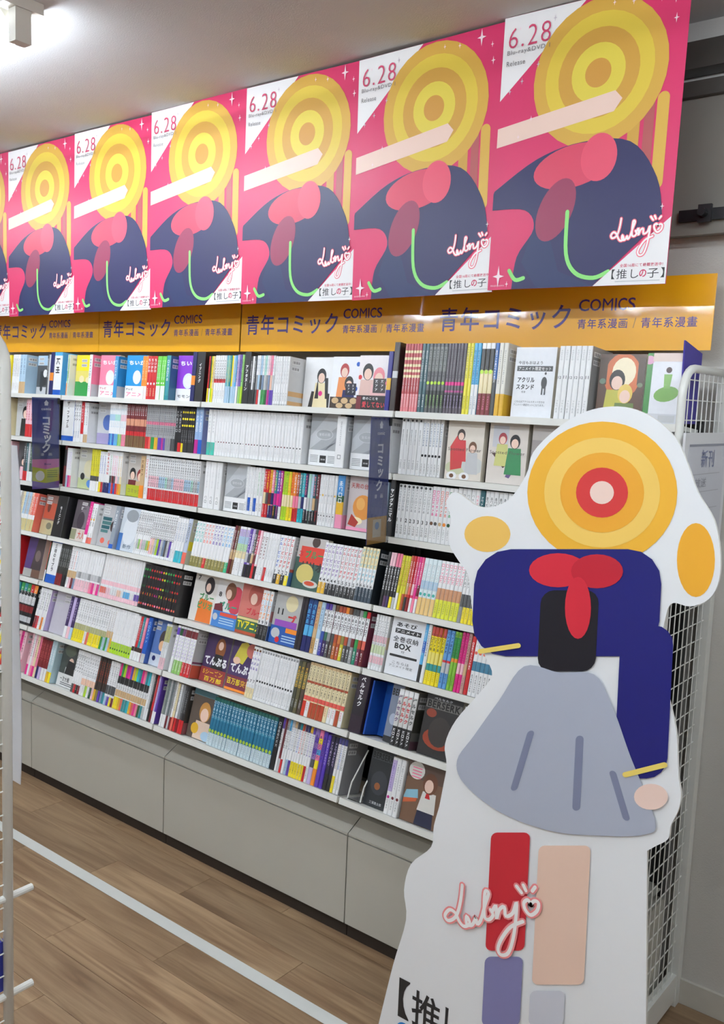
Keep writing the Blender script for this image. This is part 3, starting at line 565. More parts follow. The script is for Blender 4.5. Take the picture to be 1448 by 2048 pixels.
# ---- third shelf
ROWSPEC[2] = [
 ('f', 20, 42, [face('grey figure cover above dark shelf', .03, bg='dgrey', art=figure(.5, .6, .9, 'char', 'lpink'))]),
 ('s', 42, 66, 6, 'mixed dark and red volumes', dict(b=['dgrey', 'dteal', 'lgrey', 'dgreen', 'dgrey', 'char'], bands=[(0, .25, ['red', 'red', 'white', 'white', 'white', 'char'])], tc='white', vary=1)),
 ('d', 123, 127, 'thin red and black divider', dict(b='wine', bands=[(.5, .9, 'black')])),
 ('s', 127, 138, 3, 'white volumes with pink feet', W(bands=[(0, .3, ['lblue', 'hot', 'pink', 'lpink'])], tc='lilac')),
 ('f', 138, 176, [face('faded pale cover with olive foot', .035, bg=(206, 206, 196), art=[('bar', .1, .95), ('e', .6, .5, .3, .3, (220, 214, 180)), ('r', 0, 1, 0, .26, (190, 200, 150)), ('e', .25, .3, .12, .12, 'black'), ('e', .7, .14, .2, .14, (90, 140, 210))])]),
 ('s', 176, 193, 4, 'yellow volumes with white feet', dict(b=(222, 214, 50), bands=[(0, .24, 'white'), (.24, .36, 'dgrey')], tc='olive')),
 ('s', 193, 206, 3, 'white and blue volumes', W(tc='blue', bands=[(0, .25, ['yellow', 'red', 'navy'])])),
 ('s', 206, 214, 1, 'white volume with red title', W(T='DRAGON', tc='red', tz=(.42, .95), bands=[(0, .24, 'navy')])),
 ('s', 214, 238, 6, 'white volumes with striped feet', W(tc=['green', 'pink', 'hot', 'pink', 'gold', 'gold'], bands=[(0, .25, ['blue', 'red', 'blue', 'red', 'orange', 'gold']), (.25, .42, ['dgrey', 'wine', 'dgrey', 'lpink', 'lgrey', 'cream'])])),
 ('f', 238, 274, [face('dark haired figures above lime band', .03, bg=(196, 190, 184), art=[('bar', .1, .95)] + figure(.3, .62, .8, 'black', 'wine') + figure(.72, .6, .8, (150, 50, 50), 'tan'), obi=(.26, (170, 180, 40), [('t', 'コミック', .1, .08, .7, .1, 'olive')]))]),
 ('s', 274, 283, 1, 'brown and orange volume', dict(b='tan', bands=[(0, .3, 'orange')], tc='brown')),
 ('s', 284, 291, 1, 'white volume with red stripes', W(tc='red')),
 ('s', 291, 396, 24, 'grey titled volumes with red feet', W(tc=(70, 72, 74), ts=.8, tz=(.28, .95), bands=[(0, .26, 'red'), (.3, .55, ['lpink', 'lpink', 'lpink', 'lpink', 'lpink', 'lblue', 'lblue', 'lblue', 'mint', 'lgrey', 'lgrey', 'lblue'])])),
 # middle
 ('s', 402, 436, 3, 'thick white volumes', W(tc='lgrey', ts=.2, r=(200, 200, 200))),
 ('f', 437, 484, [('silver box set cover on third shelf', JEWEL, .02)]),
 ('s', 484, 507, 4, 'white volumes with blue line', W(tc='lgrey', ts=.35, bands=[(.08, .36, ['white', 'blue', 'white', 'blue'])])),
 ('s', 507, 520, 2, 'white volumes with green lettering', W(tc='green', ts=.35)),
 ('s', 520, 630, 20, 'brightly coloured volumes', dict(b=['red', 'red', 'gold', 'pink', 'teal', 'purple', 'magenta', 'lime', 'lime', (230, 220, 50), 'orange', 'orange', 'rust', 'teal', 'cyan', 'dpurple', 'mint', 'lblue', 'dteal', 'wine'],
     bands=[(0, .26, ['red', 'red', 'navy', 'navy', 'black', 'dpurple', 'white', 'lime', 'lime', 'yellow', 'yellow', 'red', 'red', 'cyan', 'cyan', 'black', 'black', 'black', 'black', 'black']), (.28, .52, ['cream', 'dgrey', 'wine', 'navy', 'magenta', 'hot', 'magenta', 'cream', 'cream', 'cream', 'cream', 'pink', 'pink', 'lgrey', 'navy', 'white', 'lgrey', 'lgrey', 'tan', 'dgrey'])], tc=['white', 'yellow', 'red', 'white', 'yellow', 'white', 'white', 'olive', 'olive', 'orange', 'red', 'white', 'white', 'white', 'lgrey', 'pink', 'lgrey', 'lgrey', 'pink', 'lgrey'], tz=(.55, .96), ts=.7, ac=['white', 'white', 'white', 'red', 'gold', 'pink', 'grey', 'olive', 'olive', 'olive', 'dgrey', 'black', 'black', 'black', 'black', 'white'], vary=1)),
 ('s', 630, 665, 6, 'white volumes with flower marks', W(tc='grey', ts=.3, dots=[(.6, ['lgrey', 'gold', 'lgrey', 'lgrey'], .3), (.2, 'dgrey', .2)])),
 ('s', 665, 680, 1, 'blue sky and yellow field volume', dict(b=(70, 140, 200), bands=[(0, .26, (236, 150, 180)), (.26, .5, 'gold'), (.5, .62, 'dgreen')], tc='white', r=(206, 206, 206), rb=[(0, .26, (236, 150, 180))])),
 ('f', 681, 745, [face('pale cover with round orange bread', .02, bg=(206, 196, 196), art=[('t', '天狗の台所', .06, .78, .7, .1, (190, 60, 50), .03), ('t', '2', .7, .56, .2, .2, 'black', .03), ('e', .5, .44, .33, .32, (226, 150, 70)), ('e', .42, .5, .14, .16, (240, 180, 100)), ('e', .3, .18, .22, .1, (250, 236, 190)), ('p', [(.05, .1), (.3, .06), (.4, .16), (.15, .3)], (176, 60, 50)), ('p', [(.8, .2), (.94, .18), (.9, .42), (.82, .4)], 'char'), ('r', 0, 1, 0, .06, (240, 160, 190))])]),
 ('s', 752, 766, 2, 'green footed volumes behind banner', dict(b='lblue', bands=[(0, .35, (80, 190, 60))], tc='bluegrey')),
 ('d', 770, 780, 'black young-comics divider', dict(b=(44, 44, 46), T='ヤングアニマル', tc='white', tz=(.25, .85))),
 # right
 ('s', 787, 853, 8, 'white volumes numbered in black', W(tc='grey', ts=.55, tz=(.46, .93), nm=['1', '1', '2', '2', '3', '3', '3', '3'], nz=.3, ac='black', az=(.05, .25), **{'as': .45}, dots=[(.96, 'dgrey', .3)])),
 ('s', 853, 904, 6, 'white volumes with pink-green titles', W(tc=['hot', 'hot', 'coral', 'coral', 'green', 'green'], ts=.7, tz=(.44, .93), dots=[(.34, ['brown', 'dgrey', 'tan', 'orange', 'dgreen', 'navy'], .4)], ac='grey')),
 ('s', 904, 948, 5, 'white volumes with grey lettering', W(tc=['dgrey', 'dgrey', 'grey', 'grey', 'pink'], ts=.6)),
 ('s', 948, 958, 1, 'dark teal volume above standee curve', dict(b='dteal', tc='white')),
 ('s', 958, 1040, 9, 'white volumes above the standee', W(tc='dgrey', ts=.65)),
]
# ---- fourth shelf
ROWSPEC[3] = [
 ('s', 30, 60, 7, 'pastel orange volumes', dict(b=['cream', 'lblue', 'lgrey', 'lblue', 'peach', 'coral', 'coral'], bands=[(0, .3, (210, 196, 140)), (.3, .42, 'white')], tc=['grey', 'bluegrey', 'grey', 'grey', 'rust', 'white', 'white'])),
 ('f', 60, 96, [face('reddish brown cover with cream foot', .04, bg=(150, 110, 100), art=[('r', .05, .8, .4, .8, (196, 90, 66)), ('e', .3, .7, .1, .2, (110, 60, 50)), ('bar', .1, .95), ('r', 0, 1, 0, .36, (190, 180, 140)), ('e', .5, .22, .16, .12, (120, 120, 100))])]),
 ('d', 99, 119, 'wide black magazine divider', dict(b=(30, 30, 32), T='モーニング', tc='white', tz=(.3, .75))),
 ('f', 121, 162, [face('dark grey cover with red lettering', .035, bg=(92, 84, 90), art=[('bar', .3, .95), ('e', .6, .6, .3, .4, (130, 120, 130)), ('e', .4, .5, .2, .3, (70, 60, 70))], obi=(.3, (216, 206, 196), [('t', '大人エ', .4, .06, .55, .2, (206, 60, 50)), ('r', 0, .3, .03, .28, (150, 150, 120))]))]),
 ('s', 162, 168, 1, 'hot pink volume', dict(b='hot', bands=[(0, .2, 'white')], tc='lpink')),
 ('s', 168, 178, 2, 'white volumes with gold spots', W(tc='dgrey', dots=[(.6, 'gold', .3)], bands=[(0, .15, 'coral')])),
 ('f', 178, 214, [face('grey cover with teal stripes', .03, bg=(186, 186, 188), art=[('bar', .1, .95), ('r', .1, .6, .62, .7, 'dteal'), ('r', .1, .6, .52, .6, (70, 120, 120)), ('r', .1, .55, .42, .5, 'dteal'), ('r', .1, .5, .33, .4, (80, 130, 130)), ('e', .75, .5, .16, .2, 'dbrown'), ('e', .3, .14, .12, .1, 'coral'), ('e', .75, .12, .12, .1, 'coral')])]),
 ('s', 214, 222, 1, 'grey blue volume', dict(b=(150, 160, 172), bands=[(0, .1, 'blue')], tc='white', r=(160, 166, 176))),
 ('f', 222, 262, [face('pale blue glossy cover', .02, bg=(206, 214, 222), art=[('e', .5, .5, .34, .5, (226, 232, 238)), ('e', .5, .82, .3, .2, (150, 156, 162)), ('r', 0, .2, 0, .4, (70, 120, 190)), ('t', '新作', .3, .06, .4, .1, (90, 110, 130))])]),
 ('s', 262, 292, 8, 'white volumes with bold black lettering', W(tc='black', ts=.85, tz=(.4, .96), bands=[(.12, .34, ['white', 'lgrey', 'lgreen', 'lpink', 'lgrey', 'lgrey', 'lgreen', 'gold'])], ac='dgrey')),
 ('s', 292, 338, 11, 'black lettered volumes with purple pictures', W(tc='black', ts=.85, tz=(.4, .96), bands=[(.06, .42, ['lpink', 'peach', 'lgrey', 'lime', 'purple', 'lgrey', 'bluegrey', 'dgrey', 'lgrey', 'purple', 'white'])], ac='dgrey')),
 ('s', 338, 358, 4, 'white volumes with turquoise feet', W(bands=[(0, .26, ['white', 'cyan', 'cyan', 'cyan'])], tc='bluegrey')),
 ('s', 358, 366, 1, 'orange footed volume with yellow back', dict(b=(190, 200, 220), bands=[(0, .25, 'coral')], tc='dgrey', r=(206, 206, 180), rb=[(.3, .5, 'yellow')])),
 # middle
 ('s', 374, 450, 12, 'pastel lettered volumes with olive feet', W(bands=[(0, .22, ['olive', 'olive', 'olive', 'olive', 'red', 'olive', 'olive', 'olive', 'olive', 'olive', 'olive', (60, 190, 140)]), (.4, .5, 'white')], tc=[(80, 190, 180)]*3+['coral']*3+['purple']*3+['sky']*3, ts=.8, tz=(.48, .96), ac='cream')),
 ('s', 450, 460, 2, 'wine and brown volumes', dict(b=['wine', 'brown'], bands=[(.3, .5, 'tan')], tc='white')),
 ('s', 460, 480, 3, 'rainbow pastel volumes', W(bands=[(.5, .65, (190, 226, 180)), (.65, .8, 'lblue'), (.8, .95, 'lilac'), (.35, .5, 'cream')], tc='grey', ts=.4)),
 ('s', 480, 506, 5, 'purple and red patterned volumes', dict(b=['purple', 'lilac', 'dgrey', (190, 60, 90), 'lpink'], bands=[(0, .26, ['char', 'black', 'black', 'red', 'black']), (.3, .5, ['lgrey', 'dgrey', 'tan', 'wine', 'white'])], tc='white', ts=.8, vary=1)),
 ('s', 506, 519, 2, 'white volumes with dark marks', W(tc='wine', ts=.7)),
 ('s', 519, 541, 4, 'white volumes with red foot', W(tc='grey', ts=.3, bands=[(0, .28, ['red', 'white', 'white', 'white'])])),
 ('s', 541, 570, 4, 'white blue-titled volumes with black feet', W(T='ブルーピリオド', tc=['blue', 'red', 'red', 'red'], tz=(.32, .95), bands=[(0, .2, ['char', 'gold', 'char', 'yellow'])], nm=['1', '2', '2', '2'], nz=.21, ac='white', r=(196, 198, 200), rb=[(0, .28, (80, 120, 170)), (.28, .34, (200, 90, 70))])),
 ('f', 571, 630, [face('red topped cover with green lettering', .02, bg=(60, 90, 80), art=[('r', 0, 1, .6, 1, (196, 190, 186)), ('r', .12, 1, .5, .82, (214, 60, 44)), ('e', .6, .92, .14, .14, (70, 50, 44)), ('t', 'ブルー', .3, .6, .62, .16, (60, 150, 90), .04), ('t', 'ピリオ', .25, .36, .7, .18, 'char', .04), ('e', .4, .3, .3, .26, (206, 190, 110)), ('e', .65, .12, .26, .1, (206, 206, 200)), ('e', .62, .13, .18, .06, (206, 80, 50)), ('t', '3', .08, .62, .14, .1, 'red')])]),
 ('s', 631, 667, 5, 'white purple-titled volumes with number feet', W(T='ブルーピリオド', tc=(130, 90, 170), tz=(.34, .96), bands=[(0, .22, ['gold', 'gold', 'char', 'char', 'char'])], nm=['4'], nz=.24, ac='white')),
 ('s', 667, 704, 5, 'white red-titled volumes with black feet', W(T='ブルーピリオド', tc=(200, 50, 60), tz=(.34, .96), bands=[(0, .22, 'char')], nm=['5'], nz=.24, ac='white')),
 ('s', 704, 738, 5, 'cream aqua-titled volumes with slate feet', W(T='ブルーピリオド', tc=(110, 190, 210), tz=(.34, .96), bands=[(0, .26, (62, 76, 88)), (.62, 1, 'cream')], nm=['6'], nz=.27, ac='lgrey', r=(40, 46, 52))),
 # right
 ('s', 755, 784, 5, 'black volumes with pink tops', dict(b='char', bands=[(.75, 1, ['black', 'lpink', 'lpink', 'pink', 'pink']), (0, .2, ['black', (90, 60, 90), 'dpurple', 'yellow', 'lgrey'])], tc='white', ts=.6, tz=(.3, .75))),
 ('s', 784, 801, 3, 'yellow and lime volumes', dict(b=(220, 216, 60), bands=[(0, .3, ['white', 'yellow', 'rust'])], tc='rust', ts=.6)),
 ('s', 801, 828, 5, 'red and pink volumes', dict(b=[(206, 90, 60), 'red', (226, 70, 110), 'hot', (240, 90, 140)], bands=[(0, .25, ['char', 'dred', 'white', 'pink', 'white']), (.3, .5, ['tan', 'coral', 'lpink', 'hot', 'wine'])], tc='white', ts=.6)),
 ('s', 828, 862, 4, 'aqua-white volumes with tan feet', dict(b=(226, 240, 244), bands=[(0, .3, (236, 200, 130)), (.45, .6, 'lblue')], tc='lgrey', dots=[(.36, (60, 170, 160), .35)])),
 ('s', 862, 911, 6, 'flowered white volumes with yellow feet', W(tc='pink', ts=.8, tz=(.6, .95), bands=[(0, .32, (226, 230, 60)), (.32, .52, (206, 150, 110))], ac='olive')),
 ('s', 911, 946, 5, 'dark pictured volumes with yellow feet', W(tc='grey', ts=.8, tz=(.6, .95), bands=[(0, .28, ['grey', 'yellow', 'yellow', 'yellow', 'yellow']), (.28, .5, 'dgrey')], ac='olive')),
]
# ---- fifth shelf
ROWSPEC[4] = [
 ('f', 20, 76, [face('dark purple cover with white foot', .03, bg=(84, 62, 120), art=[('p', [(.4, .2), (1, .2), (1, 1), (.55, 1)], (70, 60, 62)), ('e', .7, .55, .16, .2, (120, 104, 100)), ('r', 0, 1, 0, .2, (170, 170, 166)), ('r', .5, 1, 0, .2, (110, 80, 66))])]),
 ('s', 76, 86, 2, 'red and dark green volumes', dict(b=['red', 'dgreen'], bands=[(0, .3, 'white')], tc='lgrey', ts=.3)),
 ('d', 87, 106, 'blue and white title divider', dict(b='blue', bands=[(.2, .97, 'white')], T='王様のモブラ', tc='black', tz=(.27, .95))),
 ('s', 106, 127, 5, 'black volumes with red foot', dict(b=(52, 54, 50), bands=[(0, .28, ['dred', 'dred', 'dred', 'black', 'black'])], tc='grey', ts=.7)),
 ('s', 127, 144, 4, 'pale pink lettered volumes', W(tc=['wine', 'wine', 'coral', 'bluegrey'], bands=[(0, .25, ['white', 'lpink', 'dred', 'bluegrey']), (.25, .42, 'tan')])),
 ('s', 144, 192, 10, 'white volumes with pink feet', W(tc='lgrey', ts=.35, bands=[(0, .26, ['lpink']*6+['pink', 'hot', 'lpink', 'hot']), (.3, .45, ['lgrey', 'grey', 'lgrey', 'lgrey'])])),
 ('s', 194, 271, 18, 'cream topped volumes with coloured feet', W(tc=(210, 190, 180), ts=.4, bands=[(0, .1, 'lpink'), (.1, .24, ['coral', 'coral', 'coral', 'lpink', 'lpink', 'white', 'white', 'white', 'peach', 'peach', 'white', 'sky', 'sky', 'sky', 'white', 'white', 'purple', 'purple']), (.3, .4, 'lpink')])),
 ('s', 272, 347, 16, 'black volumes with coloured number dots', dict(b=(34, 32, 34), dots=[(.88, ['green', 'green', 'green', 'red', 'red', 'rust', 'rust', 'magenta', 'orange', 'lime'], .36), (.72, ['green', 'dgreen', 'green', 'red', 'red', 'rust', 'red', 'magenta', 'orange', 'lime'], .36), (.5, ['dgreen', 'dgreen', 'wine', 'red', 'rust', 'red', 'red', 'hot', 'orange', 'lime'], .36), (.1, ['coral', 'red', 'pink', 'pink', 'coral'], .36)], nm=['3', '4', '4', '5', '5', '5', '6', '6', '7', '8'], nz=.3, nc=['rust', 'orange', 'red', 'orange', 'orange', 'red', 'hot', 'magenta', 'yellow', 'lime'])),
 # middle
 ('f', 352, 506, [face('white cover with green-lettered orange figure', .045, bg=(226, 222, 216), art=[('p', [(.3, 0), (.95, 0), (.9, .45), (.35, .5)], (226, 120, 50)), ('e', .66, .78, .2, .26, (50, 44, 48)), ('e', .62, .74, .1, .13, 'skin'), ('t', 'ブルー', .32, .46, .6, .15, (60, 140, 80), .04), ('t', 'ピリオ', .3, .28, .62, .15, (70, 150, 90), .04), ('t', '7', .12, .86, .12, .1, 'char')]),
                  face('white cover with brown hair and blue band', .04, bg=(232, 230, 228), art=[('e', .8, .6, .3, .4, (206, 70, 90)), ('e', .56, .76, .22, .26, (130, 84, 60)), ('e', .5, .7, .11, .14, 'skin'), ('t', 'ブルー', .2, .38, .7, .16, (50, 150, 120), .04), ('t', '8', .1, .62, .12, .1, 'char'), ('p', [(0, .3), (.4, .3), (.3, .5), (0, .45)], (110, 40, 50))], obi=(.33, (70, 130, 200), [('r', .3, .98, .24, .31, (220, 80, 60)), ('l', .3, .9, .2, .05, 3, 'lblue'), ('e', .12, .2, .1, .1, 'lgrey')])),
                  face('red haired cover with yellow lettered band', .035, bg=(206, 120, 110), art=[('e', .55, .8, .28, .3, (180, 90, 80)), ('e', .5, .72, .13, .16, 'skin'), ('t', 'ブルー', .3, .4, .6, .14, (206, 50, 60), .04)], obi=(.34, (70, 110, 80), [('t', 'TVアニメ', .05, .1, .88, .17, 'yellow'), ('r', 0, 1, .28, .33, (226, 214, 150)), ('r', 0, 1, 0, .06, 'rust')]))]),
 ('s', 507, 528, 3, 'orange-titled volumes with black feet', W(T='ブルーピリオド', tc='orange', tz=(.4, .95), bands=[(0, .3, 'char'), (.55, .8, (226, 240, 250))], nm=['9', '9', '9'], nz=.31, r=(176, 178, 180), rb=[(0, .3, (50, 80, 140)), (.38, .6, (180, 120, 120))])),
 ('f', 529, 584, [face('grey cover with purple and red lettering', .015, bg=(180, 180, 178), art=[('e', .6, .8, .22, .22, (226, 214, 170)), ('t', '11', .14, .56, .2, .12, 'char', .04), ('t', 'ブ', .55, .4, .3, .2, (206, 60, 60), .05), ('r', .1, .9, .3, .46, (150, 80, 180))], obi=(.34, (40, 90, 170), [('e', .2, .2, .16, .14, 'lgrey'), ('r', .55, .98, .24, .33, 'orange'), ('l', .45, .95, .18, .05, 3, 'lblue'), ('e', .3, .08, .08, .08, 'red')]))]),
 ('s', 585, 597, 2, 'near-black divider volumes', dict(b=(46, 40, 46), tc=None)),
 ('s', 597, 615, 2, 'deep blue volumes', dict(b=(36, 70, 130), bands=[(0, .3, 'navy'), (.3, .5, 'sky')], tc='sky', ts=.8)),
 ('s', 615, 631, 2, 'tan and pale blue volumes', dict(b=['tan', 'lblue'], bands=[(0, .3, [(190, 150, 90), 'white'])], tc=['rust', 'bluegrey'], ts=.6, ac='dgrey')),
 ('s', 631, 722, 13, 'white titled volumes with multicoloured feet', dict(b='white', bands=[(.88, 1, [(70, 60, 150), (90, 60, 160), 'grey', 'brown', 'rust', 'rust', 'orange', 'brown', 'dgrey', 'dgrey', 'grey', 'green', 'red']), (0, .46, [(70, 70, 160), 'dpurple', 'dgrey', (90, 84, 76), (190, 100, 40), 'rust', (206, 196, 50), 'dgrey', 'dgrey', 'grey', (40, 140, 110), (120, 50, 80), 'wine']), (.3, .46, [(60, 90, 170), (60, 110, 90), 'grey', 'dgrey', 'rust', (200, 120, 60), 'olive', 'rust', 'grey', 'wine', 'green', 'rust', 'coral'])], tc='char', ts=.8, tz=(.48, .88), ac='white', az=(.06, .24), **{'as': .5}, r=(110, 40, 60))),
 # right
 ('s', 731, 760, 5, 'white volumes with pink and green sketches', W(tc='grey', ts=.7, bands=[(.3, .45, (206, 220, 180)), (.12, .25, 'lpink'), (.5, .62, 'lpink')], r=(206, 206, 204), rb=[(.4, .62, (214, 190, 160))])),
 ('f', 762, 829, [face('white order form with black heading', .01, bg=(236, 238, 242), art=[('t', 'あそび', .14, .84, .6, .08, 'char'), ('r', .12, .9, .73, .81, 'char'), ('t', 'アニメイト', .15, .745, .7, .05, 'white'), ('t', '全巻収納', .1, .58, .75, .1, 'char'), ('t', 'BOX', .18, .46, .5, .1, 'char', .04), ('t', '付', .4, .4, .1, .04, 'dgrey'), ('r', .08, .9, .32, .36, 'char'), ('t', 'こちらは', .2, .2, .5, .045, 'dgrey', 0), ('t', 'アニメイト限定', .12, .14, .7, .045, 'dgrey', 0)])]),
 ('s', 829, 843, 2, 'sky blue and white volumes', dict(b=['sky', 'white'], bands=[(0, .3, ['char', 'white']), (.5, .7, ['blue', 'white'])], tc=['lblue', 'dgrey'], vary=1)),
 ('s', 843, 873, 4, 'yellow volumes with red tops', dict(b='yellow', bands=[(.84, 1, (190, 70, 60)), (.24, .36, (50, 150, 150)), (.36, .56, (240, 226, 120))], tc='char', ts=.75, tz=(.55, .88), ac='olive')),
 ('s', 873, 889, 2, 'blue volumes with white picture', dict(b=(100, 160, 220), bands=[(.26, .48, 'lgrey'), (.44, .48, 'red')], tc='navy', ts=.75, tz=(.55, .96), ac='navy')),
 ('s', 889, 903, 2, 'green volumes', dict(b=(130, 190, 60), bands=[(.55, .9, 'green'), (.48, .54, 'orange')], tc='dgreen', ts=.7, tz=(.55, .96), ac='dgreen')),
 ('s', 903, 923, 3, 'pink volumes', dict(b=['hot', 'hot', (200, 160, 150)], bands=[(.3, .48, ['lpink', 'lpink', 'tan'])], tc='wine', ts=.7, tz=(.5, .96), ac='wine')),
 ('s', 923, 931, 1, 'red volume among pink ones', dict(b='red', tc='white', ac='dred')),
 ('s', 931, 975, 5, 'white volumes with blue triangles', W(bands=[(.42, .58, (70, 130, 160))], dots=[(.72, 'coral', .35)], T=None, tc='lgrey', tz=(.8, .95), ac='dgrey', az=(.04, .36))),
]
# ---- sixth shelf
ROWSPEC[5] = [
 ('s', 24, 57, 5, 'black volumes with zigzags', dict(b='black', bands=[(.8, 1, ['green', 'teal', 'green', 'red', 'orange']), (.3, .46, 'dred'), (.5, .7, 'lgrey'), (.06, .2, 'lgrey')], tc='white')),
 ('s', 61, 84, 5, 'white mixed volumes', W(vary=1, tc='dgrey', bands=[(0, .3, ['dred', 'red', 'white', 'orange', 'white'])], r='lilac')),
 ('f', 84, 122, [face('plain lilac grey cover', .025, bg=(196, 192, 202), art=[('bar', .5, .95), ('l', .1, .5, .8, .06, 3, 'lgrey')])]),
 ('s', 122, 139, 3, 'dark purple volumes with white feet', dict(b=['dpurple', 'lilac', 'dpurple'], bands=[(0, .28, ['white', 'lpink', 'lblue'])], tc='lilac')),
 ('s', 139, 203, 14, 'white volumes with yellow feet', W(tc='dgrey', ts=.6, tz=(.45, .92), bands=[(0, .28, ['yellow']*5+['white', 'coral']+['yellow']*5+['green', 'lblue']), (.28, .42, (176, 176, 130))], ac='olive')),
 ('s', 203, 215, 3, 'white volumes with brown pictures', W(tc='brown', bands=[(0, .3, ['green', 'lblue', 'gold']), (.3, .45, 'tan')])),
 ('s', 215, 256, 9, 'white volumes with lime feet', W(tc='lgrey', ts=.35, bands=[(0, .25, 'lime')], dots=[(.1, 'dgreen', .3)])),
 ('s', 256, 276, 4, 'red green and pink volumes', dict(b=['white', 'red', 'teal', 'pink'], bands=[(0, .2, 'white'), (.2, .3, 'dbrown')], tc='lgrey')),
 ('s', 276, 284, 1, 'blue volume', dict(b='blue', bands=[(0, .2, 'lgrey')], tc='lblue', r=(50, 90, 170))),
 ('f', 284, 313, [face('blue cover with tan figure', .025, bg=(90, 120, 180), art=[('bar', .05, .95), ('e', .7, .6, .3, .4, (70, 60, 60)), ('e', .65, .45, .2, .24, (226, 180, 140)), ('r', 0, 1, 0, .26, (206, 214, 226)), ('e', .3, .16, .12, .12, 'navy')])]),
 ('s', 313, 329, 4, 'white and olive volumes', W(bands=[(.6, .95, (190, 190, 110)), (0, .25, 'lpink')], tc='grey')),
 # middle
 ('s', 334, 374, 7, 'white volumes with plum tops', W(bands=[(.8, .95, ['purple', 'dgreen', (110, 60, 100), 'wine', 'wine', 'wine', 'wine']), (0, .28, ['white', 'lgreen', 'lgreen', 'lgreen', 'red', 'red', 'red'])], tc='lilac', ts=.8, tz=(.3, .78), ac='white', r=(200, 200, 200), rb=[(.3, .34, (120, 60, 90)), (0, .27, (206, 90, 70))])),
 ('f', 376, 484, [face('purple cover with brown-haired figure', .045, bg=(70, 50, 90), art=[('e', .6, .72, .2, .3, (150, 90, 50)), ('e', .6, .78, .1, .12, 'skin'), ('p', [(.35, .3), (.85, .3), (.75, .6), (.45, .6)], 'char'), ('t', 'てんぷる', .06, .36, .9, .18, 'white', .05)], obi=(.3, (150, 60, 60), [('t', '5シーズン', .1, .16, .8, .11, 'gold'), ('t', '百万部', .2, .03, .7, .1, 'yellow')])),
                  face('purple cover with yellow-clad figure', .04, bg=(76, 58, 100), art=[('p', [(.1, .6), (.5, .55), (.75, .9), (.5, 1), (.3, .95)], (220, 206, 80)), ('e', .75, .85, .2, .2, (206, 120, 110)), ('e', .25, .6, .14, .1, 'peach'), ('t', 'てんぷる', .06, .36, .9, .18, 'white', .05)], obi=(.3, (120, 50, 70), [('t', '百万部', .05, .12, .5, .13, 'yellow'), ('t', '突破', .58, .12, .38, .13, 'gold'), ('r', 0, 1, 0, .05, 'orange')]))]),
 ('s', 485, 502, 3, 'white volumes with purple script', W(T='てんぷる', tc='purple', tz=(.5, .9), dots=[(.93, 'brown', .35)], nm=['6', '7', '7'], nz=.3, bands=[(0, .2, 'cream')])),
 ('s', 502, 575, 14, 'white volumes with black clover marks', W(tc='lgrey', ts=.5, tz=(.5, .9), dots=[(.37, 'black', .34), (.95, 'grey', .4)], ac='grey', az=(.05, .3))),
 ('s', 575, 597, 3, 'dark olive volumes', dict(b=[(70, 70, 56), (96, 90, 60), (80, 66, 56)], bands=[(.5, .8, (120, 116, 80))], tc='gold', ts=.7, ac='lgrey')),
 ('s', 597, 679, 11, 'cream volumes with red sash', dict(b=(230, 218, 178), bands=[(.62, .66, 'rust'), (.3, .38, (226, 90, 80)), (0, .28, [(210, 60, 40), 'white', 'rust', 'rust', 'rust', 'rust', 'cream', 'white', 'white', 'rust', 'white']), (.95, 1, 'tan')], tc='dbrown', ts=.55, tz=(.4, .94), ac='red', az=(.1, .26))),
 # right
 ('d', 693, 717, 'dark painted title divider', dict(b=(44, 30, 44), bands=[(.3, .6, (34, 28, 36))], T='ベルセルク', tc='white', tz=(.45, .98))),
 ('f', 752, 776, [face('grey blue winter cover', .03, bg=(120, 130, 150), art=[('t', 'BERS', .05, .8, .9, .12, 'char', .04), ('e', .5, .4, .3, .4, (170, 180, 200)), ('r', 0, 1, 0, .1, 'char')])]),
 ('s', 776, 814, 4, 'white red-and-black lettered volumes', dict(b=(206, 206, 204), bands=[(0, .34, 'char'), (.9, 1, 'white')], T='ベルセルク', tc=[(110, 80, 120), (190, 50, 50), (190, 50, 50), (80, 84, 80)], tz=(.4, .9), bold=.05, ac='white', az=(.04, .3), **{'as': .6}, r=(110, 108, 104), rb=[(.3, .7, (60, 60, 50)), (0, .15, (90, 60, 70))])),
 ('f', 820, 905, [face('black cover with red demon-like blaze', .015, bg=(40, 38, 38), art=[('t', 'BERSERK', .04, .8, .92, .11, (20, 20, 20), .03), ('r', .02, .98, .78, .92, (110, 108, 104)), ('t', 'BERSERK', .05, .79, .9, .12, (24, 24, 24), .04), ('e', .5, .3, .42, .24, (150, 60, 34)), ('e', .5, .42, .3, .34, (54, 48, 46)), ('e', .2, .7, .14, .1, (140, 60, 40)), ('t', 'ベルセルク', .2, .93, .5, .04, 'lgrey')])]),
 ('s', 905, 962, 5, 'white volumes with blue lettering', dict(b=(196, 196, 194), bands=[(0, .3, 'dgrey'), (.9, 1, 'white')], T='ベルセルク', tc=[(130, 60, 90), (80, 110, 170), (140, 100, 70), 'dgrey', 'dgrey'], tz=(.4, .9), ac='white')),
]
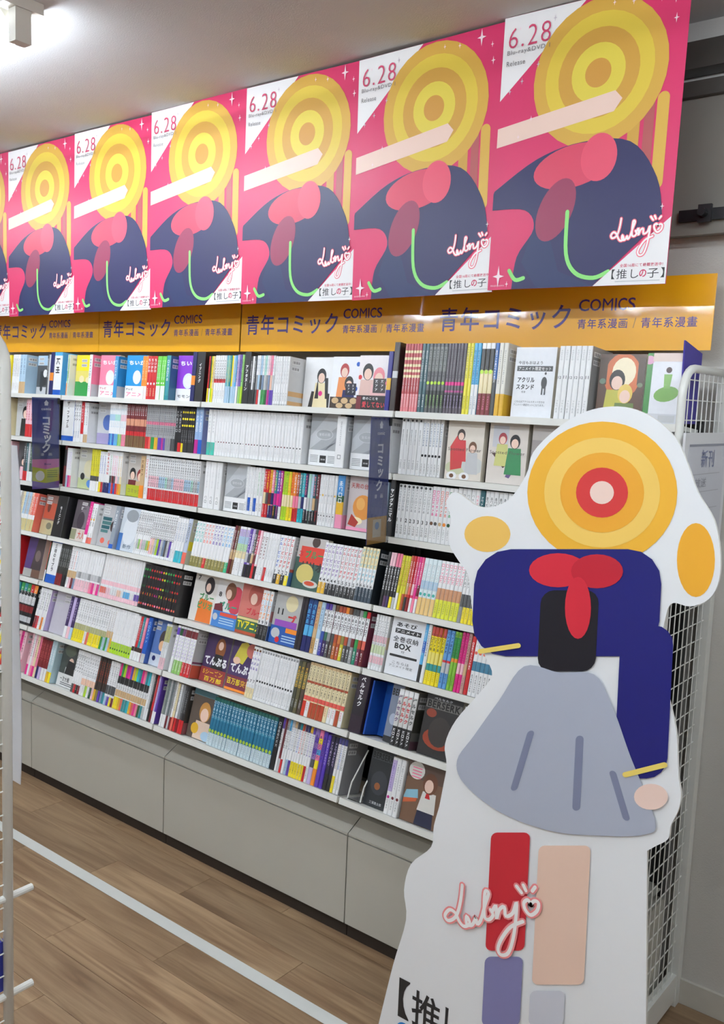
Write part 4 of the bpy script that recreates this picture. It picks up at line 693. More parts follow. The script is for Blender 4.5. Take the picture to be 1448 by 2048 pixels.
# ---- bottom shelf
ROWSPEC[6] = [
 ('s', 20, 36, 3, 'pink and red volumes', dict(b=['lpink', 'hot', 'lpink'], bands=[(0, .3, ['hot', 'dred', 'pink'])], tc='wine')),
 ('s', 39, 66, 5, 'pink volumes hot feet', dict(b=['lpink', 'white', 'lpink', 'cream', 'pink'], bands=[(0, .25, ['hot', 'white', 'pink', 'hot', 'cream'])], tc='wine', vary=1)),
 ('s', 66, 86, 4, 'dark red volumes with white feet', dict(b=(126, 30, 38), bands=[(0, .3, ['navy', 'lilac', 'white', 'white'])], tc=(180, 80, 80), ts=.8)),
 ('s', 86, 96, 2, 'pale blue volumes with yellow foot', dict(b=(180, 206, 214), bands=[(0, .25, ['gold', 'yellow'])], tc='white')),
 ('f', 96, 137, [face('black and white waiter-like cover', .03, bg=(70, 76, 72), art=figure(.55, .72, .9, 'dgrey', 'lgrey') + [('p', [(.3, .3), (.8, .3), (.75, .6), (.4, .62)], 'char'), ('e', .4, .85, .3, .2, (96, 104, 90))], obi=(.3, (226, 226, 224), [('t', '一次大戦', .15, .12, .5, .12, 'char'), ('l', .2, .9, .1, .04, 2, 'dgrey')]))]),
 ('s', 137, 154, 4, 'grey lettered volumes', W(tc='dgrey', ts=.8, bands=[(0, .2, ['dgrey', 'red', 'char', 'dred'])])),
 ('s', 154, 181, 6, 'white and pink sketch volumes', W(tc='grey', ts=.8, bands=[(0, .25, ['white', 'white', 'lime', 'white', 'dgreen', 'lpink']), (.25, .4, 'peach')])),
 ('s', 181, 203, 5, 'dark brown volumes', dict(b=(60, 50, 46), bands=[(0, .25, ['gold', 'olive', 'purple', 'bluegrey', 'teal'])], tc='rust', ts=.6)),
 ('s', 203, 221, 4, 'white volumes with dark pictures', W(tc='dgrey', bands=[(0, .2, ['lblue', 'purple', 'yellow', 'wine']), (.25, .45, 'dgrey')])),
 ('s', 221, 282, 14, 'volumes with neon diagonal tops', dict(b='white', bands=[(.72, 1, ['hot', 'green', 'lime', 'magenta', 'hot', 'purple', 'gold', 'lime', 'cyan', 'teal', 'hot', 'pink', 'teal', 'cyan']), (.56, .72, 'char'), (.28, .42, 'tan'), (0, .26, ['yellow', 'yellow', 'gold', 'coral', 'teal', 'teal', 'cyan', 'gold', 'coral', 'hot', 'pink', 'dgreen', 'teal', 'lgrey'])], tc='dgrey', tz=(.4, .56), ts=.6, ac='olive')),
 ('s', 282, 306, 6, 'white and crimson volumes', dict(b=['white', 'lgrey', 'char', 'red', 'lilac', 'purple'], bands=[(0, .25, ['white', 'white', 'char', 'wine', 'white', 'white'])], tc='grey', vary=1)),
 # middle
 ('s', 311, 336, 6, 'grey green volumes with white feet', dict(b=[(150, 156, 150), (120, 132, 130), 'lgrey', (110, 120, 124), 'grey', 'white'], bands=[(0, .26, ['white', 'white', 'white', 'wine', 'lgrey', 'dred'])], tc='dgrey', vary=1)),
 ('s', 336, 360, 5, 'pale volumes with crimson feet', dict(b=['cream', 'white', 'grey', 'dgrey', 'char'], bands=[(0, .28, ['coral', 'red', 'dred', 'red', 'red'])], tc='grey', vary=1, r=(66, 62, 58), rb=[(0, .24, (150, 90, 90))])),
 ('f', 362, 408, [face('brown cover with golden-haired figure', .02, bg=(96, 84, 76), art=figure(.6, .66, 1.1, (206, 150, 80), (226, 200, 180)) + [('e', .3, .2, .16, .16, 'gold'), ('r', 0, 1, .86, 1, (90, 130, 140)), ('e', .8, .1, .2, .14, 'lblue')])]),
 ('s', 409, 535, 20, 'teal blue volumes with lime dots', dict(b=(36, 116, 150), bands=[(0, .26, (206, 224, 230)), (.92, 1, (40, 110, 100)), (.55, .6, (60, 140, 170))], tc=(190, 220, 230), ts=.75, tz=(.5, .92), dots=[(.3, (170, 200, 60), .42)], ac='bluegrey')),
 ('s', 535, 545, 1, 'black volume after the teal run', dict(b='black', tc='lgrey', ts=.5)),
 ('s', 545, 563, 4, 'wine topped volumes', dict(b=['white', 'wine', 'white', 'white'], bands=[(.8, 1, ['purple', 'wine', 'grey', 'sky']), (0, .25, ['white', 'lgrey', 'red', 'white'])], tc='dgrey', ts=.7)),
 ('s', 563, 610, 9, 'white volumes with coloured tops', W(bands=[(.88, 1, ['lgrey', 'tan', 'dgrey', 'teal', 'rust', 'dpurple', 'navy', 'gold', 'purple']), (0, .28, ['lblue', 'purple', 'yellow', 'yellow', 'yellow', 'yellow', 'yellow', 'red', 'white'])], tc=['bluegrey', 'bluegrey', 'dgrey', 'blue', 'red', 'rust', 'dgrey', 'purple', 'purple'], ts=.6, ac='dgrey')),
 ('s', 610, 634, 3, 'purple pink and yellow striped volumes', dict(b=[(150, 120, 190), (240, 130, 170), (90, 60, 180)], bands=[(0, .3, ['lilac', 'orange', 'purple']), (.3, .45, ['dgrey', 'yellow', 'purple']), (.55, .65, ['purple', 'sky', 'purple']), (.75, .85, ['purple', 'yellow', 'purple'])], tc='dpurple', ts=.6)),
 ('s', 634, 641, 1, 'violet volume', dict(b=(86, 58, 176), tc='lilac', ts=.6)),
 ('s', 641, 656, 2, 'dark navy volumes', dict(b=(48, 44, 70), tc='lilac', ts=.6, bands=[(0, .3, 'char')])),
 ('s', 656, 676, 3, 'white volumes with navy tops', W(bands=[(.88, 1, (70, 70, 130)), (0, .3, ['yellow', 'white', 'white'])], tc=['wine', 'blue', 'dgrey'], ts=.55, r=(150, 150, 152))),
 # right
 ('f', 716, 764, [face('black wrapped cover with orange glow', .02, bg=(40, 44, 48), art=[('r', .04, .96, .8, .93, (70, 76, 78)), ('t', 'BERSERK', .06, .81, .88, .11, (26, 28, 30), .04), ('e', .5, .42, .34, .4, (56, 60, 66)), ('e', .45, .36, .12, .12, (150, 90, 50)), ('t', '三浦建太郎', .25, .05, .5, .05, 'lgrey')])]),
 ('s', 764, 791, 3, 'white volumes with violet edge', W(bands=[(.4, .95, ['lilac', 'white', 'white'])], tc=['purple', 'grey', 'grey'], ts=.4, dots=[(.3, ['magenta', 'wine', 'wine'], .3)])),
 ('f', 792, 866, [face('brown cover with white-shirted plain figure', .01, bg=(120, 90, 70), art=[('r', 0, 1, .72, 1, (96, 76, 66)), ('e', .24, .85, .22, .2, 'offw'), ('l', .12, .38, .9, .05, 4, 'pink'), ('p', [(0, .36), (.4, .42), (.36, .56), (.05, .5)], (140, 190, 210)), ('p', [(0, .28), (.36, .36), (.38, .42), (0, .36)], (206, 100, 60)), ('p', [(.4, 0), (.9, 0), (.86, .26), (.44, .26)], (40, 44, 70)), ('p', [(.42, .24), (.9, .24), (.86, .56), (.5, .56)], 'offw'), ('e', .66, .7, .2, .24, (110, 70, 50)), ('e', .64, .66, .12, .15, 'skin'), ('p', [(.58, .46), (.72, .46), (.68, .54), (.6, .54)], 'red')])]),
 ('s', 866, 892, 3, 'white volumes with red dots', W(tc='grey', ts=.4, dots=[(.3, 'red', .3)])),
]
# ------------------------------------------------------------------ place them
ALL = []      # (size in the picture, list of builders)
EDGE = {}
stuff = MB()
def bay_of(X):
    for b in range(4):
        if BX[b] <= X < BX[b+1]: return b
    return 3
for r, spec in enumerate(ROWSPEC):
    ly, lz, th = ROWS[r]
    last_end = BX[0]
    for it in spec:
        kind, p0, p1 = it[:3]
        X0, X1 = px_to_X(p0, ly+.004, lz+.002), px_to_X(p1, ly+.004, lz+.002)
        b = bay_of((X0+X1)/2)
        if kind != 'd': X0, X1 = max(X0, BX[b]+.0125), min(X1, BX[b+1]-.0125)
        X0 = max(X0, last_end+.0006)
        if X1-X0 < .004: print('SKIP', r, it[:5]); continue
        last_end = X1
        sx, sy = proj(((X0+X1)/2, ly, lz+.09)); sc = FPX/((Vector(((X0+X1)/2, ly, lz+.09))-CAM).dot(fw))
        EDGE[(r, b)] = max(EDGE.get((r, b), -9), X1)
        ALL.append(dict(r=r, b=b, kind=kind, X0=X0, X1=X1, sc=sc, it=it))
# size of one copy in the picture, the largest first
def one_area(e):
    n = e['it'][3] if e['kind'] == 's' else len(e['it'][3]) if e['kind'] == 'f' else 1
    return (e['X1']-e['X0'])/n*e['sc']**2*(.3 if e['kind'] == 's' else .3)
ALL.sort(key=lambda e: -one_area(e))
nbooks = 0; used_labels = {}
def uniq(lb):
    if lb in used_labels: print('DUPLICATE LABEL', lb)
    used_labels[lb] = 1; 
    if not 4 <= len(lb.split()) <= 16: print('LABEL LENGTH', len(lb.split()), lb)
    return lb
for e in ALL:
    r, b, it, X0, X1 = e['r'], e['b'], e['it'], e['X0'], e['X1']
    ly, lz, th = ROWS[r]; R_ = math.radians(th); rot = (-R_, 0, 0)
    where = 'on %s shelf, %s' % (SHELF[r], BNAME[b])
    rng = random.Random(r*1000+int(X0*1000))
    def at(X, n, u): return (X, ly+n*math.cos(R_)+u*math.sin(R_), lz-n*math.sin(R_)+u*math.cos(R_))
    if e['kind'] == 's':
        n, desc, op = it[3:6]
        op['seed'] = desc
        hh = op.get('h', rng.choice([.170, .173, .176]))
        dd = .132 if hh > .195 else .112
        pitch = (X1-X0)/n; t_ = pitch-.0009
        solo = nbooks+n <= 304
        meshes = {}
        varies = op.get('vary') or any(isinstance(v, list) for k, v in op.items() if k not in ('bands', 'dots', 'rb')) or any(isinstance(c, list) for _, _, c in op.get('bands', [])) or any(isinstance(c, list) for _, c, _ in op.get('dots', []))
        for i in range(n):
            last = i == n-1
            key = (i if varies else 0, last)
            if key not in meshes:
                mb = spine_mesh(t_, dd, hh, op, i, last); meshes[key] = mb if not solo else mb.mesh('book', M['book'])
            loc = at(X0+i*pitch, rng.uniform(.006, .0085), .0012)
            if solo:
                o = link('book', meshes[key], None, loc, rot)
                lb = ('%s from left of %s %s %s' % (ORD[i], NUM[n-1], desc, where)) if n > 1 else '%s %s' % (desc, where)
                tag(o, uniq(lb), 'book', 'books on the %s shelf' % SHELF[r]); nbooks += 1
            else:
                stuff.merge(meshes[key], Matrix.Translation(loc) @ rowmat(r))
    elif e['kind'] == 'f':
        lst = it[3]; n = len(lst); slot = (X1-X0)/n
        for k, (desc, op, s) in enumerate(lst):
            wd = min(.128, slot-.002); hh = op.get('h', .178); tk = .024
            m_, ob = cover(wd, tk, hh, op)
            loc = at(X0+k*slot+(slot-wd)/2, s+.006, .0012)
            o = m_.build('book', M['book'], None, loc, rot)
            tag(o, uniq('book with %s %s' % (desc, where)), 'book', 'books on the %s shelf' % SHELF[r]); nbooks += 1
            if ob: ob.build('paper_band', M['book'], o)
    else:
        desc, op = it[3:5]
        op.setdefault('r', op['b'])
        m_ = spine_mesh(X1-X0-.0006, .12, op.get('h', .186 if r == 0 else .18), dict(op, ac=None), 0, False)
        o = m_.build('divider_board', M['book'], None, at(X0, .0065, .0012), rot)
        tag(o, uniq('%s %s' % (desc, where)), 'divider', 'shelf dividers')
print('BOOKS', nbooks)
# right ends of the shelves, hidden by the standee or seen through the wire panel: packed with further volumes
for r in range(7):
    ly, lz, th = ROWS[r]; R_ = math.radians(th)
    x = EDGE.get((r, 3), BX[3])+.004; rng = random.Random(r)
    if r == 0: x = max(x, .03)
    while x < BX[4]-.03:
        t_ = rng.uniform(.012, .016); cc = rng.choice(['white', 'white', 'lgrey', 'offw', 'lblue', 'dgrey', 'lpink', 'cream', 'char'])
        mb = spine_mesh(t_-.0005, .112, .176, dict(b=cc, tc='grey', r=rng.choice(['lgrey', 'white', 'grey']), bands=[(0, .25, rng.choice(['white', 'red', 'yellow', 'lblue', 'char']))]), 0, x > BX[4]-.05)
        stuff.merge(mb, Matrix.Translation((x, ly+.007*math.cos(R_), lz-.007*math.sin(R_)+.0012)) @ rowmat(r)); x += t_
    x = BX[0]+.02   # far left, outside the picture
    xe = min(e['X0'] for e in ALL if e['r'] == r)-.004
    while x < xe-.016:
        t_ = rng.uniform(.012, .016); cc = rng.choice(['white', 'white', 'lgrey', 'offw', 'lblue', 'red', 'lpink', 'cream', 'yellow', 'teal'])
        mb = spine_mesh(t_-.0005, .112, .174, dict(b=cc, tc='grey', bands=[(0, .25, rng.choice(['white', 'red', 'yellow', 'lblue', 'char']))]), 0, False)
        stuff.merge(mb, Matrix.Translation((x, ly+.007*math.cos(R_), lz-.007*math.sin(R_)+.0012)) @ rowmat(r)); x += t_
o = stuff.build('books', M['book'])
tag(o, 'remaining small manga volumes packed along the far and hidden shelf stretches', 'book'); o['kind'] = 'stuff'
# blue inlay board and clear stand next to the dark painted divider
ly, lz, th = ROWS[5]; R_ = math.radians(th)
xa, xb = px_to_X(718, ly, lz), px_to_X(750, ly, lz)
mb = MB(); mb.box(0, xb-xa, 0, .006, 0, .168, (20, 86, 176)); mb.box(0, .006, -.07, -.0005, 0, .168, (16, 70, 156))
tag(mb.build('display_board', M['paper'], None, (xa, ly+.085, lz-.02), (-R_, 0, 0)), 'bright blue folded display board beside the dark painted divider', 'display board')
ly, lz, th = ROWS[6]; R_ = math.radians(th)
xa = px_to_X(690, ly, lz)
t = thing('book_stand', 'clear plastic book stand at the left of the bottom right shelf', 'book stand', (xa, ly+.012, lz-.002), (-R_, 0, 0))
for s in (0, .05):
    mb = MB(); mb.tube([(s, .0, .003), (s, .005, .05), (s, .06, .15)], .0025, (236, 238, 240)); mb.build('wire', M['metal'], t)
mb = MB(); mb.box(0, .052, 0, .08, .0008, .003, (236, 238, 240)); mb.build('base', M['clear'], t)

# ------------------------------------------------------------------ yellow header signs over the shelves
SX = [-3.53, -2.634, -1.733, -.847, .058]
sg = None
def sign_parts(t):
    wd = .893
    m1 = MB(); m1.box(0, wd, 0, .004, 0, .2, (246, 178, 22)); a = m1.build('board', M['sign'], t)
    m2 = MB(); c = (66, 46, 128)
    text(m2, '青年コミック', .028, .062, .455, .074, -.0004, c, .03)
    b0 = m2.build('heading_lettering', M['sign'], t); m2 = MB()
    for k, (ch, a0, a1) in enumerate((('C', 0, .19), ('O', .205, .40), ('M', .43, .61), ('I', .645, .675), ('C', .70, .85), ('S', .87, 1.))): text(m2, ch, .507+.17*a0, .112, .17*(a1-a0), .034, -.0004, c, .012)
    b1 = m2.build('english_lettering', M['sign'], t); m2 = MB()
    text(m2, '青年系漫画', .507, .062, .15, .028, -.0004, c, .01)
    text(m2, '/', .674, .062, .008, .028, -.0004, (150, 120, 70))
    text(m2, '青年系漫畫', .697, .062, .155, .028, -.0004, c, .01)
    b_ = m2.build('lettering', M['sign'], t)
    return a, b0, b1, b_
LB = ['yellow comics header sign cut off at the left picture edge', 'yellow comics header sign above the pastel picture books', 'yellow comics header sign above the middle bay', 'yellow comics header sign above the right bay']
for k in range(4):
    t = thing('header_sign', LB[k], 'sign', (SX[k], .137, 1.885), (random.uniform(-.03, -.01), 0, 0), 'yellow comics header signs')
    if sg is None: sg = sign_parts(t)
    else:
        for q in sg: c_ = q.copy(); COL.objects.link(c_); c_.parent = t

# ------------------------------------------------------------------ signature strokes shared by posters and standee
SIG = [[(384, 262), (378, 320), (366, 372), (350, 398), (325, 406), (313, 385), (332, 362), (356, 376), (372, 410), (392, 430), (415, 418), (402, 388), (402, 420), (424, 425), (440, 396), (444, 420), (460, 404), (478, 340), (492, 295), (478, 288), (474, 340), (476, 392), (494, 402), (510, 384), (500, 362)],
       [(505, 372), (522, 345), (524, 398), (536, 362), (556, 350), (562, 388), (590, 376), (606, 332), (603, 400), (592, 480), (572, 538), (542, 546), (530, 520), (546, 478), (582, 432), (632, 410)],
       [(664, 338), (652, 322), (636, 334), (642, 362), (664, 384), (690, 366), (696, 336), (680, 326), (664, 338)],
       [(606, 266), (626, 292)], [(634, 262), (644, 284)], [(682, 270), (670, 286)]]
SIGN_N = [[((a-313)/383, (548-b_)/286) for a, b_ in catmull(s, n=4)] if len(s) > 2 else [((a-313)/383, (548-b_)/286) for a, b_ in s] for s in SIG]
def signature(mb, f, wd, y, glow=(246, 110, 130), core=(255, 250, 250)):
    for s in SIGN_N: ribbon(mb, [f(*p) for p in s], wd*2.0, y, glow)
    for s in SIGN_N: ribbon(mb, [f(*p) for p in s], wd, y-.0004, core)
def sparkle(mb, cx, cz, s, y, col):
    mb.poly([(cx, y, cz-s), (cx+s*.14, y, cz-s*.14), (cx+s*.62, y, cz), (cx+s*.14, y, cz+s*.14), (cx, y, cz+s), (cx-s*.14, y, cz+s*.14), (cx-s*.62, y, cz), (cx-s*.14, y, cz-s*.14)], col)

# ------------------------------------------------------------------ release posters: lettering kept, artwork as plain colour shapes
PWD, PHT = .515, .728
def pshape(mb, pts, y, col):
    q = clip_poly(pts, .0005, PWD-.0005, .0005, PHT-.0005)
    if len(q) > 2: mb.poly([(a, y, b_) for a, b_ in q], col)
def disc(cx, cz, rx, rz=None, rot=0, n=32):
    rz = rz or rx; r_ = math.radians(rot)
    return [(cx+rx*math.cos(t)*math.cos(r_)-rz*math.sin(t)*math.sin(r_), cz+rx*math.cos(t)*math.sin(r_)+rz*math.sin(t)*math.cos(r_)) for t in [2*math.pi*k/n for k in range(n)]]
def poster_parts(t):
    U = lambda u: u*PWD
    V = lambda v: v*PHT
    out = []
    m = MB(); m.box(0, PWD, 0, .0012, 0, PHT, (214, 44, 100)); out.append(m.build('sheet', M['poster'], t))
    m = MB(); y = -.0004
    pshape(m, [(0, V(.70)), (U(.47), PHT), (0, PHT)], y, (240, 238, 238))
    # plain shapes: rings, bars, field, lozenges
    y -= .00012
    for x_, w_, z0, z1, c in ((.74, .06, .30, .80, (206, 158, 62)), (.82, .05, .26, .72, (178, 84, 84)), (.88, .06, .32, .64, (216, 172, 70))):
        rrect(m, U(x_), U(x_+w_), V(z0), V(z1), U(w_)/2, y, c)
    for cx, cz, r_, c in ((.56, .74, .185, (214, 168, 66)), (.56, .74, .150, (224, 196, 66)), (.56, .74, .112, (208, 158, 62)), (.56, .74, .074, (226, 206, 74)), (.56, .74, .036, (206, 150, 60))):
        y -= .00012; pshape(m, disc(U(cx), V(cz), r_), y, c)
    y -= .00012; pshape(m, [(0, V(.53)), (U(.66), V(.60)), (U(.70), V(.64)), (U(.66), V(.67)), (0, V(.60))], y, (240, 208, 192))
    y -= .00012; m.poly([(a, y, b_) for a, b_ in [(0, V(.30)), (0, V(.36))] + catmull([(U(.005), V(.37)), (U(.25), V(.47)), (U(.5), V(.51)), (U(.76), V(.49)), (U(.91), V(.36)), (U(.955), V(.22))]) + [(U(.62), .0006), (U(.14), .0006)] + catmull([(U(.15), .001), (U(.17), V(.12)), (U(.26), V(.22)), (U(.2), V(.29)), (U(.005), V(.3))])], (34, 34, 86))
    y -= .00012; pshape(m, [(U(.3), V(.3)), (U(.42), V(.06)), (U(.62), 0), (U(.3), 0), (U(.2), V(.1))], y, (30, 44, 92))
    y -= .00012; pshape(m, disc(U(.46), V(.43), .115, .055, 8), y, (214, 62, 92))
    pshape(m, disc(U(.38), V(.28), .05, .085, -24), y-.00012, (150, 46, 84)); pshape(m, disc(U(.6), V(.45), .05, .06, 0), y-.0003, (226, 76, 104))
    y -= .0005
    ribbon(m, catmull([(U(.45), V(.27)), (U(.46), V(.12)), (U(.52), V(.05)), (U(.62), V(.03)), (U(.7), V(.05))]), .011, y, (140, 222, 120))
    ribbon(m, catmull([(U(.13), V(.07)), (U(.17), V(.035)), (U(.22), V(.04))]), .011, y, (140, 222, 120))
    y -= .00012; pshape(m, [(U(.62), 0), (PWD, 0), (PWD, V(.225))], y, (238, 236, 236))
    for u_, v_, s_ in ((.065, .05, .03), (.1, .95, .007), (.86, .965, .024), (.93, .93, .009), (.94, .87, .012), (.72, .955, .009), (.2, .62, .008), (.13, .56, .007), (.95, .26, .009), (.62, .965, .008), (.12, .02, .009)):
        sparkle(m, U(u_), V(v_), s_, y-.00012, (250, 226, 232))
    for u_, v_ in ((.13, .76), (.22, .81), (.3, .96), (.06, .73), (.27, .9)): sparkle(m, U(u_), V(v_), .009, y-.00012, (206, 196, 206))
    y -= .0003
    out.append(m.build('artwork', M['poster'], t))
    m = MB(); y -= .00012; z_ = y
    text(m, '6.28', U(.035), V(.885), U(.245), V(.072), y, (206, 66, 104), -.012)
    text(m, 'Blu-ray&DVD 1', U(.03), V(.858), U(.25), V(.02), y, (120, 116, 118), 0)
    text(m, 'Release', U(.03), V(.822), U(.11), V(.018), y, (120, 116, 118), 0)
    out.append(m.build('date_lettering', M['poster'], t)); m = MB()
    text(m, '全国16局にて絶賛放送中!', U(.76), V(.062), U(.22), V(.012), y, (206, 60, 96), .01)
    text(m, '【推し', U(.72), V(.022), U(.14), V(.034), y, 'char', .0)
    text(m, 'の', U(.864), V(.026), U(.036), V(.026), y, (206, 40, 90), .02)
    text(m, '子】', U(.905), V(.022), U(.085), V(.034), y, 'char', .0)
    text(m, '©KADOKAWA', U(.02), V(.012), U(.085), V(.006), y, (250, 220, 230), .0)
    rect(m, U(.74), U(.97), V(.012), V(.015), y, 'lgrey')
    out.append(m.build('title_lettering', M['poster'], t)); m = MB()
    signature(m, lambda a, b_: (U(.7+.26*a), V(.10+.13*b_)), .0045, y)
    out.append(m.build('signature', M['poster'], t))
    return out
pp = None
PLAB = ['release poster at the right end of the row', 'release poster second from the right end', 'release poster third from the right end', 'release poster fourth from the right end', 'release poster third from the left edge of the photo', 'release poster second whole one from the left edge', 'leftmost whole release poster of the row', 'release poster cut off by the left picture edge']
for k in range(8):
    xl = -.5152*(k+1) - (.012 if k == 0 else 0)
    t = thing('release_poster', 'pink and white ' + PLAB[k], 'poster', (xl, -.0016*(7-k)-.002, 2.0405+[.004, -.006, 0, .003, 0, -.003, .002, 0][k]-.003), (0, [.012, -.010, .006, -.004, .004, -.004, 0, 0][k], 0), 'release posters hung in a row')
    t.location.y = -.0075*(8-k)
    if pp is None: pp = poster_parts(t)
    else:
        for q in pp: c_ = q.copy(); COL.objects.link(c_); c_.parent = t

# ------------------------------------------------------------------ blade banners clipped to the shelves (planes of constant X)
def banner(X, ya, yb, z0, z1, label, twist, foot):
    t = thing('shelf_banner', label, 'banner', (X, yb, z0), (0, 0, math.radians(90)+twist), 'shelf banners')
    # local x runs from the free edge (0) to the shelf; the face looks to local -Y (world +X)
    wd = yb-ya; h = z1-z0
    t.location = (X, ya, z0)
    m = MB(); m.box(.004, wd-.003, 0, .0012, .004, h-.004, (52, 66, 140))
    m.build('board', M['poster'], t)
    m = MB(); y = -.0004
    fz = .27 if foot else .22
    if foot:
        rect(m, .004, wd-.003, .004, h*fz, y, (196, 200, 70)); pshape_ = [(.004, h*.25), (wd*.5, h*.22), (wd-.003, h*.24), (wd-.003, h*.33), (.004, h*.33)]
        m.poly([(a, y-.0002, b_) for a, b_ in pshape_], (206, 110, 190))
        m.poly([(a, y-.0002, b_) for a, b_ in [(.004, .004), (wd-.003, .004), (wd-.003, h*.09), (wd*.5, h*.07), (.004, h*.1)]], (108, 84, 170))
        ell(m, wd*.3, h*.15, wd*.16, h*.055, y-.0004, (236, 236, 236)); text(m, 'Box', wd*.45, h*.265, wd*.25, h*.022, y-.0004, (90, 60, 150), .03)
        for q in range(4): rect(m, wd*.55, wd*.92, h*(.2-.022*q), h*(.207-.022*q), y-.0004, (110, 130, 60))
    else:
        rect(m, .004, wd-.003, .004, h*fz, y, (196, 150, 70)); rect(m, wd*.3, wd*.7, h*.06, h*.2, y-.0002, (206, 196, 170)); ell(m, wd*.5, h*.15, wd*.1, h*.03, y-.0004, (120, 150, 190))
    xc = wd*.52; c = (226, 230, 240)
    vtext(m, 'コミック', xc, h*.80, wd*.36, h*.095, y-.0002, c, .04)
    text(m, 'comic', xc-wd*.17, h*.855, wd*.34, h*.026, y-.0002, c, .02)
    m.poly([(xc-wd*.09, y-.0002, h*.93), (xc+wd*.09, y-.0002, h*.93), (xc, y-.0002, h*.965)], c); rect(m, xc-wd*.06, xc+wd*.06, h*.905, h*.93, y-.0002, c)
    text(m, '漫', xc-wd*.2, h*.365, wd*.12, h*.03, y-.0002, c); text(m, '画', xc+wd*.08, h*.365, wd*.12, h*.03, y-.0002, c)
    m.build('print', M['poster'], t)
    m = MB(); m.box(0, wd, -.0022, -.0016, 0, h); m.build('clear_sleeve', M['clear'], t)
    m = MB(); m.box(wd-.012, wd-.001, -.0045, -.0024, h-.03, h-.005); m.build('clip', M['slot'], t)
banner(-2.652, -.183, -.047, 1.282, 1.68, 'navy blue comic banner with colourful foot on the left shelf', 0, True)
banner(-.852, -.158, -.047, 1.272, 1.672, 'navy blue comic banner with tan foot between the middle and right bays', .04, False)

# navy end board on the top shelf, right end
t = thing('end_board', 'navy board with slanted top at the right end of the top shelf', 'end board', (.032, 0, 1.69))
m = MB()
prof = [(-.005, 0), (.12, 0), (.12, .185), (-.012, .21)]
m.poly([(0, a, b_) for a, b_ in prof], (66, 54, 150)); m.poly([(-.004, a, b_) for a, b_ in reversed(prof)], (66, 54, 150))
for k in range(4):
    a, b_ = prof[k], prof[(k+1) % 4]; m.poly([(-.004, *a), (0, *a)[:3], (0, *b_), (-.004, *b_)][::-1], (66, 54, 150))
m.build('board', M['paper'], t)

# ------------------------------------------------------------------ wire end panels
def wire_panel(name, X, yf, yb, ztop, label, zlow=.05, step=.05, rr=.07, posts=True):
    t = thing(name, label, 'wire panel', (X, (yf+yb)/2, 0)); oy = (yf+yb)/2; yf -= oy; yb -= oy; s = 1 if yb > yf else -1
    m = MB(); pts = [(0, yf, .0005), (0, yf, ztop-rr)]
    for k in range(1, 7):
        a = math.radians(90*k/6); pts.append((0, yf+s*rr*(1-math.cos(a)), ztop-rr+rr*math.sin(a)))
    pts.append((0, yb, ztop)); m.tube(pts, .0105, n=12); m.build('frame_tube', M['metal'], t, smooth=True)
    m = MB(); m.box(-.015, .015, min(yb, yb+s*.035), max(yb, yb+s*.035), .001, ztop+.005); bevel(m.build('post', M['metal'], t), .003)
    z = zlow
    while z < ztop-.02:
        ya = yf if z < ztop-rr else yf+s*(rr-math.sqrt(max(0, rr*rr-(z-ztop+rr)**2)))
        m = MB(); m.tube([(0, ya, z), (0, yb, z)], .0016, n=6); m.build('wire', M['metal'], t); z += step
    q = yf+s*step*.7
    while (yb-q)*s > .01:
        zt = ztop
        m = MB(); m.tube([(.0032, q, zlow-.03), (.0032, q, zt-(.0 if (q-yf)*s > rr else .01+.0*rr))], .0016, n=6); m.build('wire', M['metal'], t); q += s*step*.7
    m = MB(); m.box(-.012, .012, min(yf, yb), max(yf, yb), .02, .10); bevel(m.build('foot_rail', M['metal'], t), .003)
    return t
wire_panel('wire_end_panel', .068, -.105, .2, 1.828, 'white wire grid end panel with rounded top behind the standee')
lp = wire_panel('wire_rack', -.782, -1.39, -1.95, 1.826, 'white wire grid rack end at the left picture edge, close to the camera')
for k, z in enumerate((.668, .452)):
    m = MB(); m.tube([(-.001, .25, z), (-.001, .335, z+.002)], .0075, n=10); m.build('peg', M['metal'], lp)
# folded white sheet hanging on the rack
m = MB(); rowsv = []
for k in range(15):
    v = k/14; z = 1.60-.69*v; bul = .010+.012*math.sin(v*math.pi*.85)+.0015*math.sin(v*13)
    rowsv.append([(-.05, .004, z), (-.03, .0, z), (-.012, .003, z), (bul, .0+.004*math.sin(v*9), z)])
for ra, rb_ in zip(rowsv, rowsv[1:]):
    for q in range(3):
        m.poly([rb_[q], rb_[q+1], ra[q+1], ra[q]], 'white')
        bk = [(p[0], p[1]+.0012, p[2]) for p in (ra[q], ra[q+1], rb_[q+1], rb_[q])]; m.poly(bk, 'white')
tag(m.build('hanging_sheet', M['cloth'], None, (-.783, -1.372, 0), smooth=True), 'white vinyl sheet hanging beside the wire rack at the left edge', 'sheet')
t = thing('hanging_pack', 'blue packet in a clear sleeve on the wire rack peg, lower left corner', 'packet', (-.786, -1.375, .463))
m = MB(); m.box(-.012, -.002, -.05, -.012, 0, .11, (48, 56, 150)); bevel(m.build('packet', M['book'], t), .002)
m = MB(); m.tube([(-.004, -.002, .0), (-.004, -.012, .09), (-.004, -.035, .13)], .0018, n=6); m.build('wire_hook', M['metal'], t)

